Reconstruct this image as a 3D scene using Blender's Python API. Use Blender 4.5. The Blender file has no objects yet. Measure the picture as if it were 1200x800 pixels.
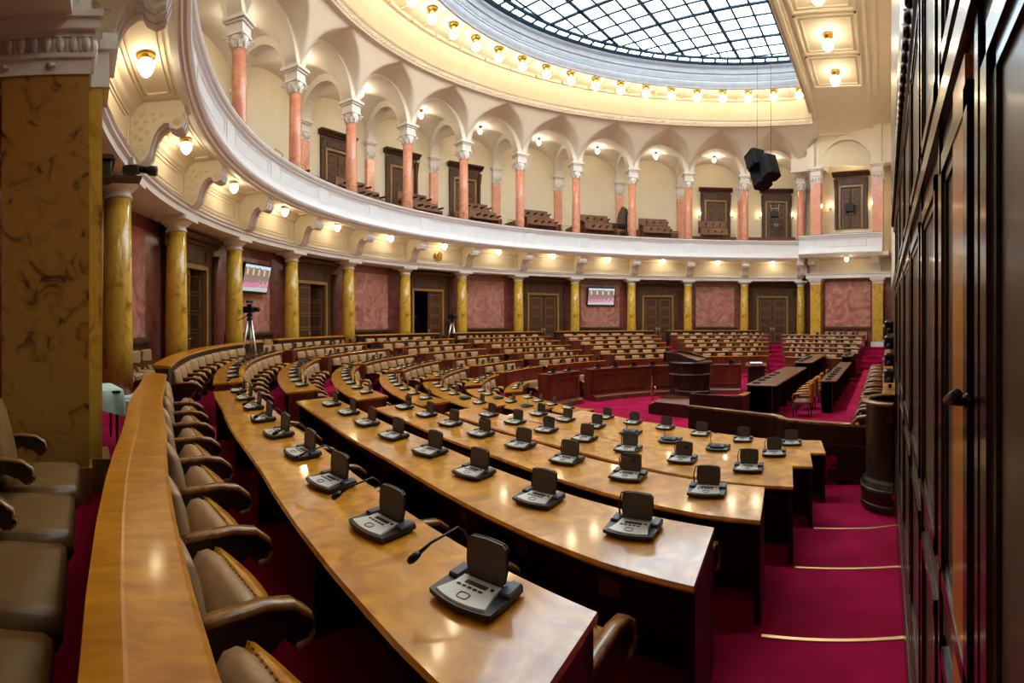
import bpy, bmesh, math, random
from mathutils import Matrix, Vector
random.seed(7)
PI = math.pi
R_ = math.radians
sc = bpy.context.scene
COL = sc.collection

# ------------------------------------------------------------------ helpers
class MB:
    """collects faces, then links them as one mesh object"""
    def __init__(s): s.v = []; s.f = []; s.m = []; s.sm = []; s.T = None
    def add(s, vs, fs, mi=0, sm=False):
        b = len(s.v)
        if s.T is not None: vs = [tuple(s.T @ Vector(p)) for p in vs]
        s.v += [tuple(p) for p in vs]
        s.f += [tuple(i + b for i in f) for f in fs]
        s.m += [mi] * len(fs); s.sm += [sm] * len(fs)
        return s
    def box(s, x0, x1, y0, y1, z0, z1, mi=0):
        return s.add([(x0,y0,z0),(x1,y0,z0),(x1,y1,z0),(x0,y1,z0),(x0,y0,z1),(x1,y0,z1),(x1,y1,z1),(x0,y1,z1)],
              [(0,3,2,1),(4,5,6,7),(0,1,5,4),(1,2,6,5),(2,3,7,6),(3,0,4,7)], mi)
    def bbox(s, x0, x1, y0, y1, z0, z1, b=.01, mi=0):
        """box with chamfered vertical and top edges"""
        n = [(x0+b,y0),(x1-b,y0),(x1,y0+b),(x1,y1-b),(x1-b,y1),(x0+b,y1),(x0,y1-b),(x0,y0+b)]
        cx, cy = (x0+x1)/2, (y0+y1)/2
        sx = max(0, 1-2*b/(x1-x0)); sy = max(0, 1-2*b/(y1-y0))
        t = [(cx+(x-cx)*sx, cy+(y-cy)*sy) for x, y in n]
        vs = [(x,y,z0) for x,y in n]+[(x,y,z1-b) for x,y in n]+[(x,y,z1) for x,y in t]
        fs = [tuple(reversed(range(8))), tuple(range(16,24))]
        for k in (0,8):
            for i in range(8): fs.append((k+i,k+(i+1)%8,k+8+(i+1)%8,k+8+i))
        return s.add(vs, fs, mi)
    def prism(s, poly, axis, a, b, mi=0, sm=False):
        """poly: 2d points; extruded along axis from a to b"""
        n = len(poly)
        def p3(q, t): return {'x':(t,q[0],q[1]),'y':(q[0],t,q[1]),'z':(q[0],q[1],t)}[axis]
        vs = [p3(q,a) for q in poly]+[p3(q,b) for q in poly]
        s.add(vs, [tuple(range(n)), tuple(reversed(range(n,2*n)))], mi)
        bb = len(s.v)-2*n
        fs = [(i,(i+1)%n,n+(i+1)%n,n+i) for i in range(n)]
        s.f += [tuple(k+bb for k in f) for f in fs]; s.m += [mi]*n; s.sm += [sm]*n
        return s
    def lathe(s, prof, c=(0,0,0), n=24, mi=0, sm=True, a0=0, a1=2*PI):
        full = abs(a1-a0-2*PI) < 1e-6
        na = n if full else n+1
        vs = []
        for r, z in prof:
            for i in range(na):
                a = a0+(a1-a0)*i/n
                vs.append((c[0]+r*math.cos(a), c[1]+r*math.sin(a), c[2]+z))
        fs = []
        for j in range(len(prof)-1):
            for i in range(n):
                i2 = (i+1) % na if full else i+1
                fs.append((j*na+i, j*na+i2, (j+1)*na+i2, (j+1)*na+i))
        if full and prof[0][0] > 1e-6: fs.append(tuple(reversed(range(na))))
        if full and prof[-1][0] > 1e-6: fs.append(tuple((len(prof)-1)*na+i for i in range(na)))
        return s.add(vs, fs, mi, sm)
    def tube(s, pts, r, n=8, mi=0, sm=True):
        pts = [Vector(p) for p in pts]; vs = []
        rr = r if isinstance(r, (list,tuple)) else [r]*len(pts)
        for k, p in enumerate(pts):
            t = (pts[min(k+1,len(pts)-1)]-pts[max(k-1,0)]).normalized()
            u = t.cross(Vector((0,0,1)))
            if u.length < .05: u = t.cross(Vector((0,1,0)))
            u.normalize(); w = t.cross(u)
            for i in range(n):
                a = 2*PI*i/n; vs.append(tuple(p+u*math.cos(a)*rr[k]+w*math.sin(a)*rr[k]))
        fs = [tuple(range(n)), tuple(reversed(range((len(pts)-1)*n, len(pts)*n)))]
        for k in range(len(pts)-1):
            for i in range(n): fs.append((k*n+i,k*n+(i+1)%n,(k+1)*n+(i+1)%n,(k+1)*n+i))
        return s.add(vs, fs, mi, sm)
    def loft(s, rings, closed=True, caps=True, mi=0, sm=False):
        n = len(rings[0]); vs = [p for r in rings for p in r]; fs = []
        for k in range(len(rings)-1):
            for i in range(n if closed else n-1):
                fs.append((k*n+i,k*n+(i+1)%n,(k+1)*n+(i+1)%n,(k+1)*n+i))
        if caps and closed:
            fs.append(tuple(range(n))); fs.append(tuple(reversed(range((len(rings)-1)*n,len(rings)*n))))
        return s.add(vs, fs, mi, sm)
    def grid(s, pts, mi=0, sm=True):
        return s.loft(pts, closed=False, caps=False, mi=mi, sm=sm)
    def data(s, name, mats):
        me = bpy.data.meshes.new(name)
        me.from_pydata(s.v, [], s.f)
        for m in (mats if isinstance(mats,(list,tuple)) else [mats]): me.materials.append(m)
        me.polygons.foreach_set('material_index', s.m)
        me.polygons.foreach_set('use_smooth', s.sm)
        bm = bmesh.new(); bm.from_mesh(me)
        bmesh.ops.recalc_face_normals(bm, faces=bm.faces); bm.to_mesh(me); bm.free()
        me.update()
        return me
    def build(s, name, mats, parent=None):
        o = bpy.data.objects.new(name, s.data(name, mats)); COL.objects.link(o)
        if parent is not None: o.parent = parent
        return o

def tag(o, label=None, cat=None, group=None, kind=None):
    if label: o['label'] = label
    if cat: o['category'] = cat
    if group: o['group'] = group
    if kind: o['kind'] = kind
    return o
def struct(o, label=None, cat=None):
    return tag(o, label, cat, kind='structure')
def empty(name, loc=(0,0,0), rz=0):
    o = bpy.data.objects.new(name, None); COL.objects.link(o)
    o.location = loc; o.rotation_euler = (0,0,rz); o.empty_display_size = .2
    return o
def copy_tree(o, parent=None):
    c = o.copy(); COL.objects.link(c)
    if parent is not None: c.parent = parent
    for ch in list(o.children): copy_tree(ch, c)
    return c
ORD = ['first','second','third','fourth','fifth','sixth','seventh','eighth','ninth','tenth','eleventh','twelfth','thirteenth','fourteenth','fifteenth','sixteenth','seventeenth','eighteenth','nineteenth','twentieth']
def nth(i): return ORD[i] if i < len(ORD) else str(i+1)+'th'

# ------------------------------------------------------------------ materials
def newmat(name):
    m = bpy.data.materials.new(name); m.use_nodes = True
    nt = m.node_tree; b = nt.nodes['Principled BSDF']
    return m, nt, b
def mat(name, c1, c2=None, rough=.5, metal=0, coat=0, scale=4, stretch=(1,1,1), detail=6, dist=0, lo=.35, hi=.65, bump=0, bscale=None, spec=.5, c3=None):
    m, nt, b = newmat(name)
    b.inputs['Roughness'].default_value = rough
    b.inputs['Metallic'].default_value = metal
    b.inputs['Coat Weight'].default_value = coat
    b.inputs['Coat Roughness'].default_value = .11
    b.inputs['Specular IOR Level'].default_value = spec
    if c2 is None and not bump:
        b.inputs['Base Color'].default_value = (*c1,1); return m
    tc = nt.nodes.new('ShaderNodeTexCoord'); mp = nt.nodes.new('ShaderNodeMapping')
    mp.inputs['Scale'].default_value = stretch
    nt.links.new(tc.outputs['Object'], mp.inputs['Vector'])
    nz = nt.nodes.new('ShaderNodeTexNoise'); nz.inputs['Scale'].default_value = scale
    nz.inputs['Detail'].default_value = detail; nz.inputs['Distortion'].default_value = dist
    nt.links.new(mp.outputs['Vector'], nz.inputs['Vector'])
    if c2 is not None:
        cr = nt.nodes.new('ShaderNodeValToRGB')
        cr.color_ramp.elements[0].position = lo; cr.color_ramp.elements[1].position = hi
        cr.color_ramp.elements[0].color = (*c1,1); cr.color_ramp.elements[1].color = (*c2,1)
        if c3:
            e = cr.color_ramp.elements.new((lo+hi)/2); e.color = (*c3,1)
        nt.links.new(nz.outputs['Fac'], cr.inputs['Fac']); nt.links.new(cr.outputs['Color'], b.inputs['Base Color'])
    else: b.inputs['Base Color'].default_value = (*c1,1)
    if bump:
        bp = nt.nodes.new('ShaderNodeBump'); bp.inputs['Strength'].default_value = bump; bp.inputs['Distance'].default_value = .02
        if bscale:
            n2 = nt.nodes.new('ShaderNodeTexNoise'); n2.inputs['Scale'].default_value = bscale
            nt.links.new(tc.outputs['Object'], n2.inputs['Vector']); nt.links.new(n2.outputs['Fac'], bp.inputs['Height'])
        else: nt.links.new(nz.outputs['Fac'], bp.inputs['Height'])
        nt.links.new(bp.outputs['Normal'], b.inputs['Normal'])
    return m
def emit(name, col, strength):
    m, nt, b = newmat(name)
    b.inputs['Base Color'].default_value = (.8,.8,.8,1)
    b.inputs['Emission Color'].default_value = (*col,1)
    b.inputs['Emission Strength'].default_value = strength
    return m

M = {}
M['desk'] = mat('golden_veneer', (.46,.155,.002), (.90,.40,.008), rough=.36, coat=1, scale=3.2, stretch=(1.5,1.5,6), detail=8, dist=1.6, lo=.3, hi=.7, spec=.35)
M['desk'].node_tree.nodes['Principled BSDF'].inputs['Coat Roughness'].default_value = .09
M['rail'] = mat('golden_rail_veneer', (.38,.12,.002), (.64,.26,.006), rough=.3, coat=.4, scale=5, stretch=(3,1,1), detail=6, dist=.8, lo=.3, hi=.7)
M['mahog'] = mat('dark_mahogany', (.014,.004,.003), (.032,.009,.006), rough=.4, coat=.06, scale=4, stretch=(1,1,.25), dist=1)
M['redwood'] = mat('red_brown_wood', (.10,.020,.008), (.18,.040,.015), rough=.35, coat=.15, scale=4, stretch=(1,1,.25), dist=1)
M['armwood'] = mat('armrest_wood', (.13,.045,.014), (.36,.16,.04), rough=.22, coat=.3, scale=9, stretch=(1,1,1), dist=1)
M['walnut'] = mat('walnut_door_wood', (.042,.015,.005), (.10,.038,.012), rough=.5, coat=0, scale=3, stretch=(3,3,.5), dist=1)
M['walnutlight'] = mat('door_frame_wood', (.24,.12,.025), (.36,.19,.045), rough=.4, coat=.05, scale=3, stretch=(3,3,.5), dist=1)
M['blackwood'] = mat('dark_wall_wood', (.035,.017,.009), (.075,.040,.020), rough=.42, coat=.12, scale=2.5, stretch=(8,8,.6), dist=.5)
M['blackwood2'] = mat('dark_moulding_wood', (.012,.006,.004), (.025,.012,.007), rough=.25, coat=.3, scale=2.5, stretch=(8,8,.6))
M['leather'] = mat('tan_leather', (.33,.19,.085), (.40,.24,.115), rough=.42, scale=14, bump=.08, bscale=60)
M['bleather'] = mat('brown_leather', (.16,.085,.026), (.20,.11,.036), rough=.33, scale=10, bump=.05, bscale=50)
M['carpet'] = mat('crimson_carpet', (.24,.002,.030), (.40,.006,.065), rough=.95, scale=1.6, detail=8, bump=.3, bscale=180, spec=.1)
M['yellow'] = mat('yellow_marble', (.16,.08,.012), (.64,.39,.052), rough=.22, coat=.25, scale=3.4, stretch=(1.4,1.4,.8), detail=12, dist=1.2, lo=.27, hi=.52, c3=(.48,.28,.034))
M['pillar'] = mat('ochre_veined_marble', (.10,.03,.008), (.42,.21,.035), rough=.3, coat=.1, scale=4.5, detail=14, dist=1.0, lo=.34, hi=.50, c3=(.33,.155,.025))
M['redmarble'] = mat('red_marble_panel', (.34,.11,.085), (.60,.29,.24), rough=.2, coat=.3, scale=1.6, detail=9, dist=1.8, lo=.32, hi=.68)
M['redmarble2'] = mat('red_marble_border', (.17,.045,.04), (.26,.08,.065), rough=.25, coat=.2, scale=2.5, detail=8, dist=1)
M['pink'] = mat('salmon_marble', (.66,.22,.13), (.80,.40,.29), rough=.2, coat=.3, scale=2.4, detail=9, dist=1.4, lo=.3, hi=.7)
M['cream'] = mat('cream_plaster', (.82,.75,.59), (.86,.79,.64), rough=.7, scale=2)
M['vault'] = mat('pale_vault_plaster', (.83,.79,.70), (.86,.82,.74), rough=.75, scale=1.5)
M['gwall'] = mat('gallery_wall_plaster', (.83,.75,.56), (.86,.78,.60), rough=.75, scale=1.5)
M['white'] = mat('white_plaster', (.80,.80,.82), (.84,.84,.86), rough=.5, scale=3)
M['stucco'] = mat('grey_white_stucco', (.72,.70,.72), (.80,.78,.78), rough=.55, scale=3)
M['capital'] = mat('white_capital_stone', (.78,.76,.74), (.84,.82,.80), rough=.55, scale=8, bump=.3, bscale=30)
M['brass'] = mat('polished_brass', (.80,.52,.12), rough=.22, metal=1)
M['dbrass'] = mat('aged_brass', (.42,.30,.07), rough=.3, metal=1)
M['nosing'] = mat('brass_nosing', (.80,.58,.30), rough=.35, metal=.8)
M['black'] = mat('black_plastic', (.010,.011,.016), rough=.35)
M['bluegrey'] = mat('grey_blue_plastic', (.035,.05,.07), rough=.4)
M['silver'] = mat('silver_plastic', (.78,.78,.72), rough=.4, metal=.05)
M['flap'] = mat('taupe_speaker_flap', (.085,.068,.052), (.10,.082,.064), rough=.45)
M['dark'] = mat('dark_rubber', (.01,.01,.012), rough=.6)
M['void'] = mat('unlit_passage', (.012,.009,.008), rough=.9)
M['cloth'] = mat('pale_green_cloth', (.42,.60,.52), (.50,.68,.60), rough=.85, scale=6)
M['alu'] = mat('aluminium', (.75,.74,.68), rough=.3, metal=1)
M['iron'] = mat('dark_blue_steel', (.006,.055,.12), rough=.45)
M['paper'] = mat('white_paper', (.8,.82,.86), rough=.8)
M['brownleather'] = mat('reddish_brown_leather', (.16,.06,.04), (.20,.08,.05), rough=.4, scale=10)
M['gseat'] = mat('gallery_seat_leather', (.17,.07,.035), (.22,.10,.05), rough=.4, scale=10)
M['lamp'] = emit('lit_opal_glass', (1,.80,.50), 34)
M['ringlamp'] = emit('lit_opal_globe', (1,.82,.52), 34)
M['glamp'] = emit('lit_gallery_glass', (1,.84,.60), 60)
M['sconce'] = emit('lit_wall_light_glass', (1,.70,.36), 22)
M['drum'] = mat('grey_plaster_moulding', (.50,.52,.56), (.56,.58,.62), rough=.6, scale=3)
M['walnut_glint'] = mat('door_moulding_glint_wood', (.17,.08,.026), (.24,.12,.04), rough=.4, coat=0, scale=3, stretch=(3,3,.5))  # walnut made lighter: glints along the door panel edges put into the colour
M['speaker'] = mat('matt_black_paint', (.006,.006,.007), rough=.7, spec=.2)
M['clockface'] = mat('clock_face_enamel', (.75,.60,.25), rough=.3)
def glass():
    m, nt, b = newmat('skylight_glass')
    nt.nodes.remove(b)
    t = nt.nodes.new('ShaderNodeBsdfTransparent'); t.inputs[0].default_value = (.93,.98,1,1)
    g = nt.nodes.new('ShaderNodeBsdfGlossy'); g.inputs['Roughness'].default_value = .05; g.inputs[0].default_value=(.5,.6,.7,1)
    mx = nt.nodes.new('ShaderNodeMixShader'); mx.inputs[0].default_value = .06
    nt.links.new(t.outputs[0], mx.inputs[1]); nt.links.new(g.outputs[0], mx.inputs[2])
    nt.links.new(mx.outputs[0], nt.nodes['Material Output'].inputs['Surface'])
    return m
M['glass'] = glass()

# ------------------------------------------------------------------ camera: cylindrical wide view
F, YH, E = 600., 375.4, 1.65
CAM = Vector((3.398, -17.380, E)); AZ = -.73
cd = bpy.data.cameras.new('camera'); cam = bpy.data.objects.new('camera', cd); COL.objects.link(cam)
cam.location = CAM; cam.rotation_euler = (PI/2, 0, -AZ)
cd.type = 'PANO'; cd.panorama_type = 'CENTRAL_CYLINDRICAL'
cd.central_cylindrical_range_u_min = -600/F; cd.central_cylindrical_range_u_max = 600/F
cd.central_cylindrical_range_v_min = (YH-800)/F; cd.central_cylindrical_range_v_max = YH/F
cd.central_cylindrical_radius = 1
cd.clip_start = .02; cd.clip_end = 200
sc.camera = cam

# ------------------------------------------------------------------ plan of the hall (metres, hall centre at origin, z=0 outer floor)
def P(r, phi, z, c=(0,0)):
    a = R_(phi); return (c[0]+r*math.cos(a), c[1]+r*math.sin(a), z)
def frange(a, b, n): return [a+(b-a)*i/n for i in range(n+1)]
def lerp(x, tab):
    if x >= tab[0][0]: return tab[0][1]
    for (a, va), (b, vb) in zip(tab, tab[1:]):
        if x >= b:
            t = (x-b)/(a-b); return vb+(va-vb)*t
    return tab[-1][1]
K0, DK = 248.76, 12.567
def kphi(k): return K0-DK*k
RC = 17.9
def sweep(mb, prof, phis, c=(0,0), rf=None, zf=None, mi=0, sm=False, closed=True, caps=True):
    rings = []
    for ph in phis:
        r0 = rf(ph) if rf else 0; z0 = zf(ph) if zf else 0
        rings.append([P(r0+dr, ph, z0+dz, c) for dr, dz in prof])
    return mb.loft(rings, closed, caps, mi, sm)
def rect(a, b, z0, z1): return [(a,z0),(b,z0),(b,z1),(a,z1)]
PH0, PH1 = 268., 97.6     # the curved wall runs between these bearings

# ---- floors and tiers
DELTA = [(285,.95),(279,.75),(270,.22),(262,0),(253,0),(240,.15),(225,.35),(200,.4),(106,.4),(103,-.3),(92,-.8),(80,-1.1)]
DROP = [(285,.150),(256,.150),(250,.170),(225,.19),(212,.2),(60,.2)]
ZT1 = [(285,.70),(256,.70),(240,.73),(215,.75),(60,.75)]
def r_in(k, ph): return 15.45-1.17*(k-1)+lerp(ph, DELTA)
def z_top(k, ph): return lerp(ph, ZT1)-lerp(ph, DROP)*(k-1)
def z_fl(k, ph): return 0. if k <= 1 else z_top(k, ph)-.74
def riser(k, ph):
    s = min(1, max(0, (ph-279.4)/.6)) if ph > 200 else 0
    return r_in(k, ph)-.02-.33*s
phs = frange(296, 64, 116)
mb = MB()
rings = []
for ph in phs:
    row = [P(30, ph, 0), P(riser(1, ph), ph, 0)]
    for k in range(2, 8):
        zf = z_fl(k, ph)
        row += [P(riser(k-1, ph) if k > 2 else riser(1, ph), ph, zf), P(riser(k, ph), ph, zf)]
    row += [P(riser(7, ph), ph, -1.27), P(.5, ph, -1.27)]
    rings.append(row)
mb.loft(rings, closed=False, caps=False)
floor = mb.build('floor', M['carpet']); struct(floor)
mb = MB(); mb.box(-3.5, 5, -9.4, 12, -1.5, -1.272)
struct(mb.build('floor_centre', M['carpet']))

for i, k in enumerate((1, 2, 3)):
    mb = MB()
    rq = 14.75-1.1*i
    ps = frange(360-math.degrees(math.acos(2.66/rq))+.1, 360-math.degrees(math.acos(3.515/rq)), 6)
    rr = lambda ph, k=k: riser(k+1, ph)
    zz = lambda ph, k=k: (0 if k == 1 else z_fl(k, ph))
    if k == 1: zz = lambda ph: z_fl(2, ph)
    else: zz = lambda ph, k=k: z_fl(k+1, ph)
    sweep(mb, [(-.014,-.02),(.012,-.02),(.012,.006),(-.014,.006)], ps, rf=rr, zf=zz)
    struct(mb.build('trim_%d' % (i+1), M['nosing']))
j = 4
for k in range(1, 6):
    mb = MB(); sweep(mb, [(-.02,-.03),(.02,-.03),(.02,.008),(-.02,.008)], frange(106.3+1.2*k*.5, 103.4+.8*k, 3), rf=lambda p,k=k: riser(k+1,p), zf=lambda p,k=k: z_fl(k+1,p))
    struct(mb.build('trim_%d' % j, M['nosing'])); j += 1

# ---- lower wall with red marble panels
mb = MB(); DW = math.degrees(.99/18.5)
for k in range(-2, 13):
    c = kphi(k+.5); a, b = c+DK/2, c-DK/2
    if k in (-1,1,3,5,7,9,11):
        sweep(mb, rect(18.55, 18.85, -.2, 4.7), frange(a, c+DW, 4)); sweep(mb, rect(18.55, 18.85, -.2, 4.7), frange(c-DW, b, 4))
        sweep(mb, rect(18.55, 18.85, 3.27, 4.7), frange(c+DW, c-DW, 3))
    else: sweep(mb, rect(18.55, 18.85, -.2, 4.7), frange(a, b, 8))
wl = struct(mb.build('wall_lower', M['redmarble2']))
for k in (0,2,4,6,8,10):
    mb = MB(); c = kphi(k+.5)
    sweep(mb, rect(18.50, 18.55, 1.22, 3.98), frange(c+4.2, c-4.2, 8))
    o = mb.build('marble_panel', M['redmarble'], wl)
    mb = MB(); sweep(mb, [(18.40,1.08),(18.55,1.08),(18.55,1.21),(18.46,1.21),(18.40,1.17)], frange(c+4.9, c-4.9, 8))
    sweep(mb, rect(18.50, 18.55, .0, 1.08), frange(c+4.9, c-4.9, 8))
    mb.build('chair_rail', M['walnut'], wl)

def panel_frame(mb, x0, x1, z0, z1, y=0, w=.04, d=.02, mi=0):
    """raised moulding rectangle in the XZ plane at depth y, proud by d towards -y"""
    mb.box(x0, x1, y-d, y, z0, z0+w, mi); mb.box(x0, x1, y-d, y, z1-w, z1, mi)
    mb.box(x0, x0+w, y-d, y, z0+w, z1-w, mi); mb.box(x1-w, x1, y-d, y, z0+w, z1-w, mi)

DOORN = [0]
def make_door(loc, rz, H=3.26, W=1.95, top=4.12, side=.62, open_=0, name=None, corn=.0):
    """local frame: x along wall, y into wall, opening faces -y"""
    DOORN[0] += 1
    root = empty('door_%d' % DOORN[0], loc, rz); struct(root)
    h = W/2
    # outer surround with pilaster strips, frieze and cornice
    mb = MB()
    for s in (-1, 1):
        a, b = sorted((s*(h+.12), s*(h+side)))
        mb.box(a, b, -.06, .12, 0, H+.25)
        a, b = sorted((s*(h+side-.16), s*(h+side)))
        mb.box(a, b, -.16, -.06, 0, H+.1)
        a, b = sorted((s*(h+side-.17), s*(h+side+.03)))
        mb.prism([(-.24,H+.42),(-.16,H+.02),(-.08,H-.25),(-.06,H-.3),(-.06,H+.5),(-.28,H+.5)], 'x', a, b)
    mb.box(-h-side, h+side, -.08, .12, H+.12, top-.12)
    panel_frame(mb, -h+.0, h-.0, H+.2, top-.2, -.08, .05, .03)
    mb.prism([(.12,top-.12),(-.16,top-.12),(-.2,top-.04),(-.3,top),(-.36,top+.09),(-.36,top+.14),(.12,top+.14)], 'x', -h-side-.14, h+side+.14)
    mb.build('door_surround', M['walnut'], root)
    mb = MB()
    for s in (-1, 1):
        a, b = sorted((s*h, s*(h+.13)))
        mb.box(a, b, -.11, .1, 0, H+.13)
    mb.box(-h, h, -.11, .1, H, H+.13)
    mb.build('door_frame', M['walnutlight'], root)
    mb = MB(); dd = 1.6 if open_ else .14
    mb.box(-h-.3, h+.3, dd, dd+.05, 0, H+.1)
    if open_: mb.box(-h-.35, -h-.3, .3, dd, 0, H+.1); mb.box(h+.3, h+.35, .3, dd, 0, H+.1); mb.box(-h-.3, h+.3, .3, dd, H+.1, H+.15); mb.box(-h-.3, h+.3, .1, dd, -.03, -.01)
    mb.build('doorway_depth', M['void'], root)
    for s in (-1, 1):
        L = MB(); lw = h-.01
        x0, x1 = 0, lw
        L.box(x0, x1, -.025, .025, .02, H-.01)
        nz = 5; ph_ = (H-.25)/nz
        for q in range(nz):
            z0 = .12+q*ph_
            L.box(x0+.17, x1-.17, -.06, -.025, z0+.10, z0+ph_-.10)
            panel_frame(L, x0+.11, x1-.11, z0+.03, z0+ph_-.03, -.025, .045, .05, 1)
        leaf = L.build('door_leaf', [M['walnut'], M['walnut_glint']], root)
        ang = 0
        if s == -1:
            leaf.location = (-h, 0, 0)
            if open_ & 1: ang = R_(70)
        else:
            leaf.location = (h, 0, 0); leaf.scale = (-1,1,1)
            if open_ & 2: ang = -R_(62)
        leaf.rotation_euler = (0,0,ang)
        hb = MB(); hb.tube([(x1-.07,-.03,1.12),(x1-.07,-.1,1.12),(x1-.2,-.1,1.12)], .013, 6); hb.box(x1-.1, x1-.04, -.035, -.022, .98, 1.2)
        hb.build('door_handle', M['alu'], leaf)
    return root
def wall_loc(r, ph, z=0): return P(r, ph, z)
for k, op in ((-1,0),(1,2),(3,2),(5,1),(7,0),(9,0),(11,0)):
    ph = kphi(k+.5)
    make_door(wall_loc(18.44, ph, -.02 if ph < 250 else 0), R_(ph-90), open_=op)

# ---- lower columns
def column(name, ph, r=RC, zt=4.35, shaft=M['yellow'], label='', group='', rad=.29):
    root = empty(name, P(r, ph, 0), R_(ph)); tag(root, label, 'column', group)
    mb = MB(); mb.lathe([(rad+.005,.24),(rad+.01,1.2),(rad+.0,2.2),(rad-.03,3.98)], n=28); mb.build('shaft', shaft, root)
    mb = MB(); mb.bbox(-.33,.33,-.33,.33,0,.16,.01); mb.lathe([(.33,.16),(.345,.19),(.33,.22),(.30,.24)], n=28)
    mb.build('base', M['capital'], root)
    mb = MB(); mb.lathe([(rad-.03,3.98),(rad+.0,4.0),(rad+.0,4.03),(rad-.03,4.05),(rad-.03,4.12),(rad+.03,4.15),(rad+.11,4.23),(rad+.13,4.26)], n=28)
    mb.bbox(-.45,.45,-.45,.45,4.255,4.36,.015); mb.build('capital', M['capital'], root)
    return root
for k in range(-1, 13):
    column('marble_column', kphi(k), label='yellow marble column with white capital, %s from the left pillar' % nth(k+1), group='yellow columns of the lower wall')

# ---- entablature, soffit, parapet (one swept mouldings family)
ARC = frange(PH0, PH1, 84)
mb = MB()
sweep(mb, [(17.50,4.36),(18.56,4.36),(18.56,4.58),(17.44,4.58),(17.44,4.53),(17.50,4.49)], ARC)
sweep(mb, [(17.44,4.58),(17.9,4.58),(17.9,4.66),(17.58,4.66),(17.40,4.62)], ARC)
trimA = mb.build('trim_20', M['white']); struct(trimA)
FR = 17.58
mb = MB(); sweep(mb, rect(FR, FR+.15, 4.62, 5.74), ARC)
for k in range(-1, 12):
    c = kphi(k+.5)
    for (w, z0, z1, d) in ((4.9,4.80,5.42,.035),(4.3,4.90,5.32,.025)):
        for zz in (z0, z1): sweep(mb, rect(FR-d, FR, zz, zz+.045), frange(c+w, c-w, 6))
        for q in (-1, 1): sweep(mb, rect(FR-d, FR, z0, z1), frange(c+q*w+.08, c+q*w-.08, 1))
sweep(mb, [(FR,5.46),(FR,5.72),(FR-.26,5.72),(FR-.22,5.66),(FR-.12,5.62),(FR-.08,5.52)], ARC)
struct(mb.build('wall_frieze', M['cream']))
mb = MB(); sweep(mb, rect(16.5, 21.6, 5.72, 5.86), ARC)
for k in range(-1, 12):
    c = kphi(k+.5)
    for (r0, r1, w) in ((16.68,17.30,4.8),(16.76,17.22,4.5)):
        sweep(mb, rect(r0, r0+.05, 5.69, 5.72), frange(c+w, c-w, 6)); sweep(mb, rect(r1-.05, r1, 5.69, 5.72), frange(c+w, c-w, 6))
        for q in (-1, 1): sweep(mb, rect(r0, r1, 5.69, 5.72), frange(c+q*w+.08, c+q*w-.08, 1))
struct(mb.build('ceiling_gallery_soffit', M['cream']))
# parapet: lilac mouldings below, white face, dark cap
RB = 16.3
def parapet(mb, phis=None, fn=None):
    prof = [(.30,5.72),(.28,5.60),(.16,5.58),(.13,5.62),(.10,5.62),(.07,5.68),(.02,5.70),(-.03,5.76),(-.05,5.82),(-.02,5.86),(.04,5.90),(.07,5.98),(.10,6.10),(.12,6.30),(.12,6.60),(.09,6.70),(.03,6.76),(.03,6.80),(-.03,6.84),(-.06,6.90),(-.06,6.94),(.42,6.95),(.45,5.80)]
    return prof
mb = MB(); sweep(mb, [(RB+a,b) for a,b in parapet(None)], ARC, sm=False)
for k in range(-1, 12):
    c = kphi(k+.5)
    for zz in (6.24, 6.62): sweep(mb, rect(RB+.105, RB+.125, zz, zz+.03), frange(c+4.6, c-4.6, 6))
    for s in (-1,1): sweep(mb, rect(RB+.105, RB+.125, 6.24, 6.65), frange(c+s*4.6+.06, c+s*4.6-.06, 1))
    b = kphi(k); sweep(mb, rect(RB+.095, RB+.14, 6.08, 6.74), frange(b+1.1, b-1.1, 1))
struct(mb.build('wall_gallery_parapet', M['white']))
mb = MB(); sweep(mb, rect(RB+.06, RB+.44, 6.95, 6.985), ARC); struct(mb.build('trim_21', M['redwood']))

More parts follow.
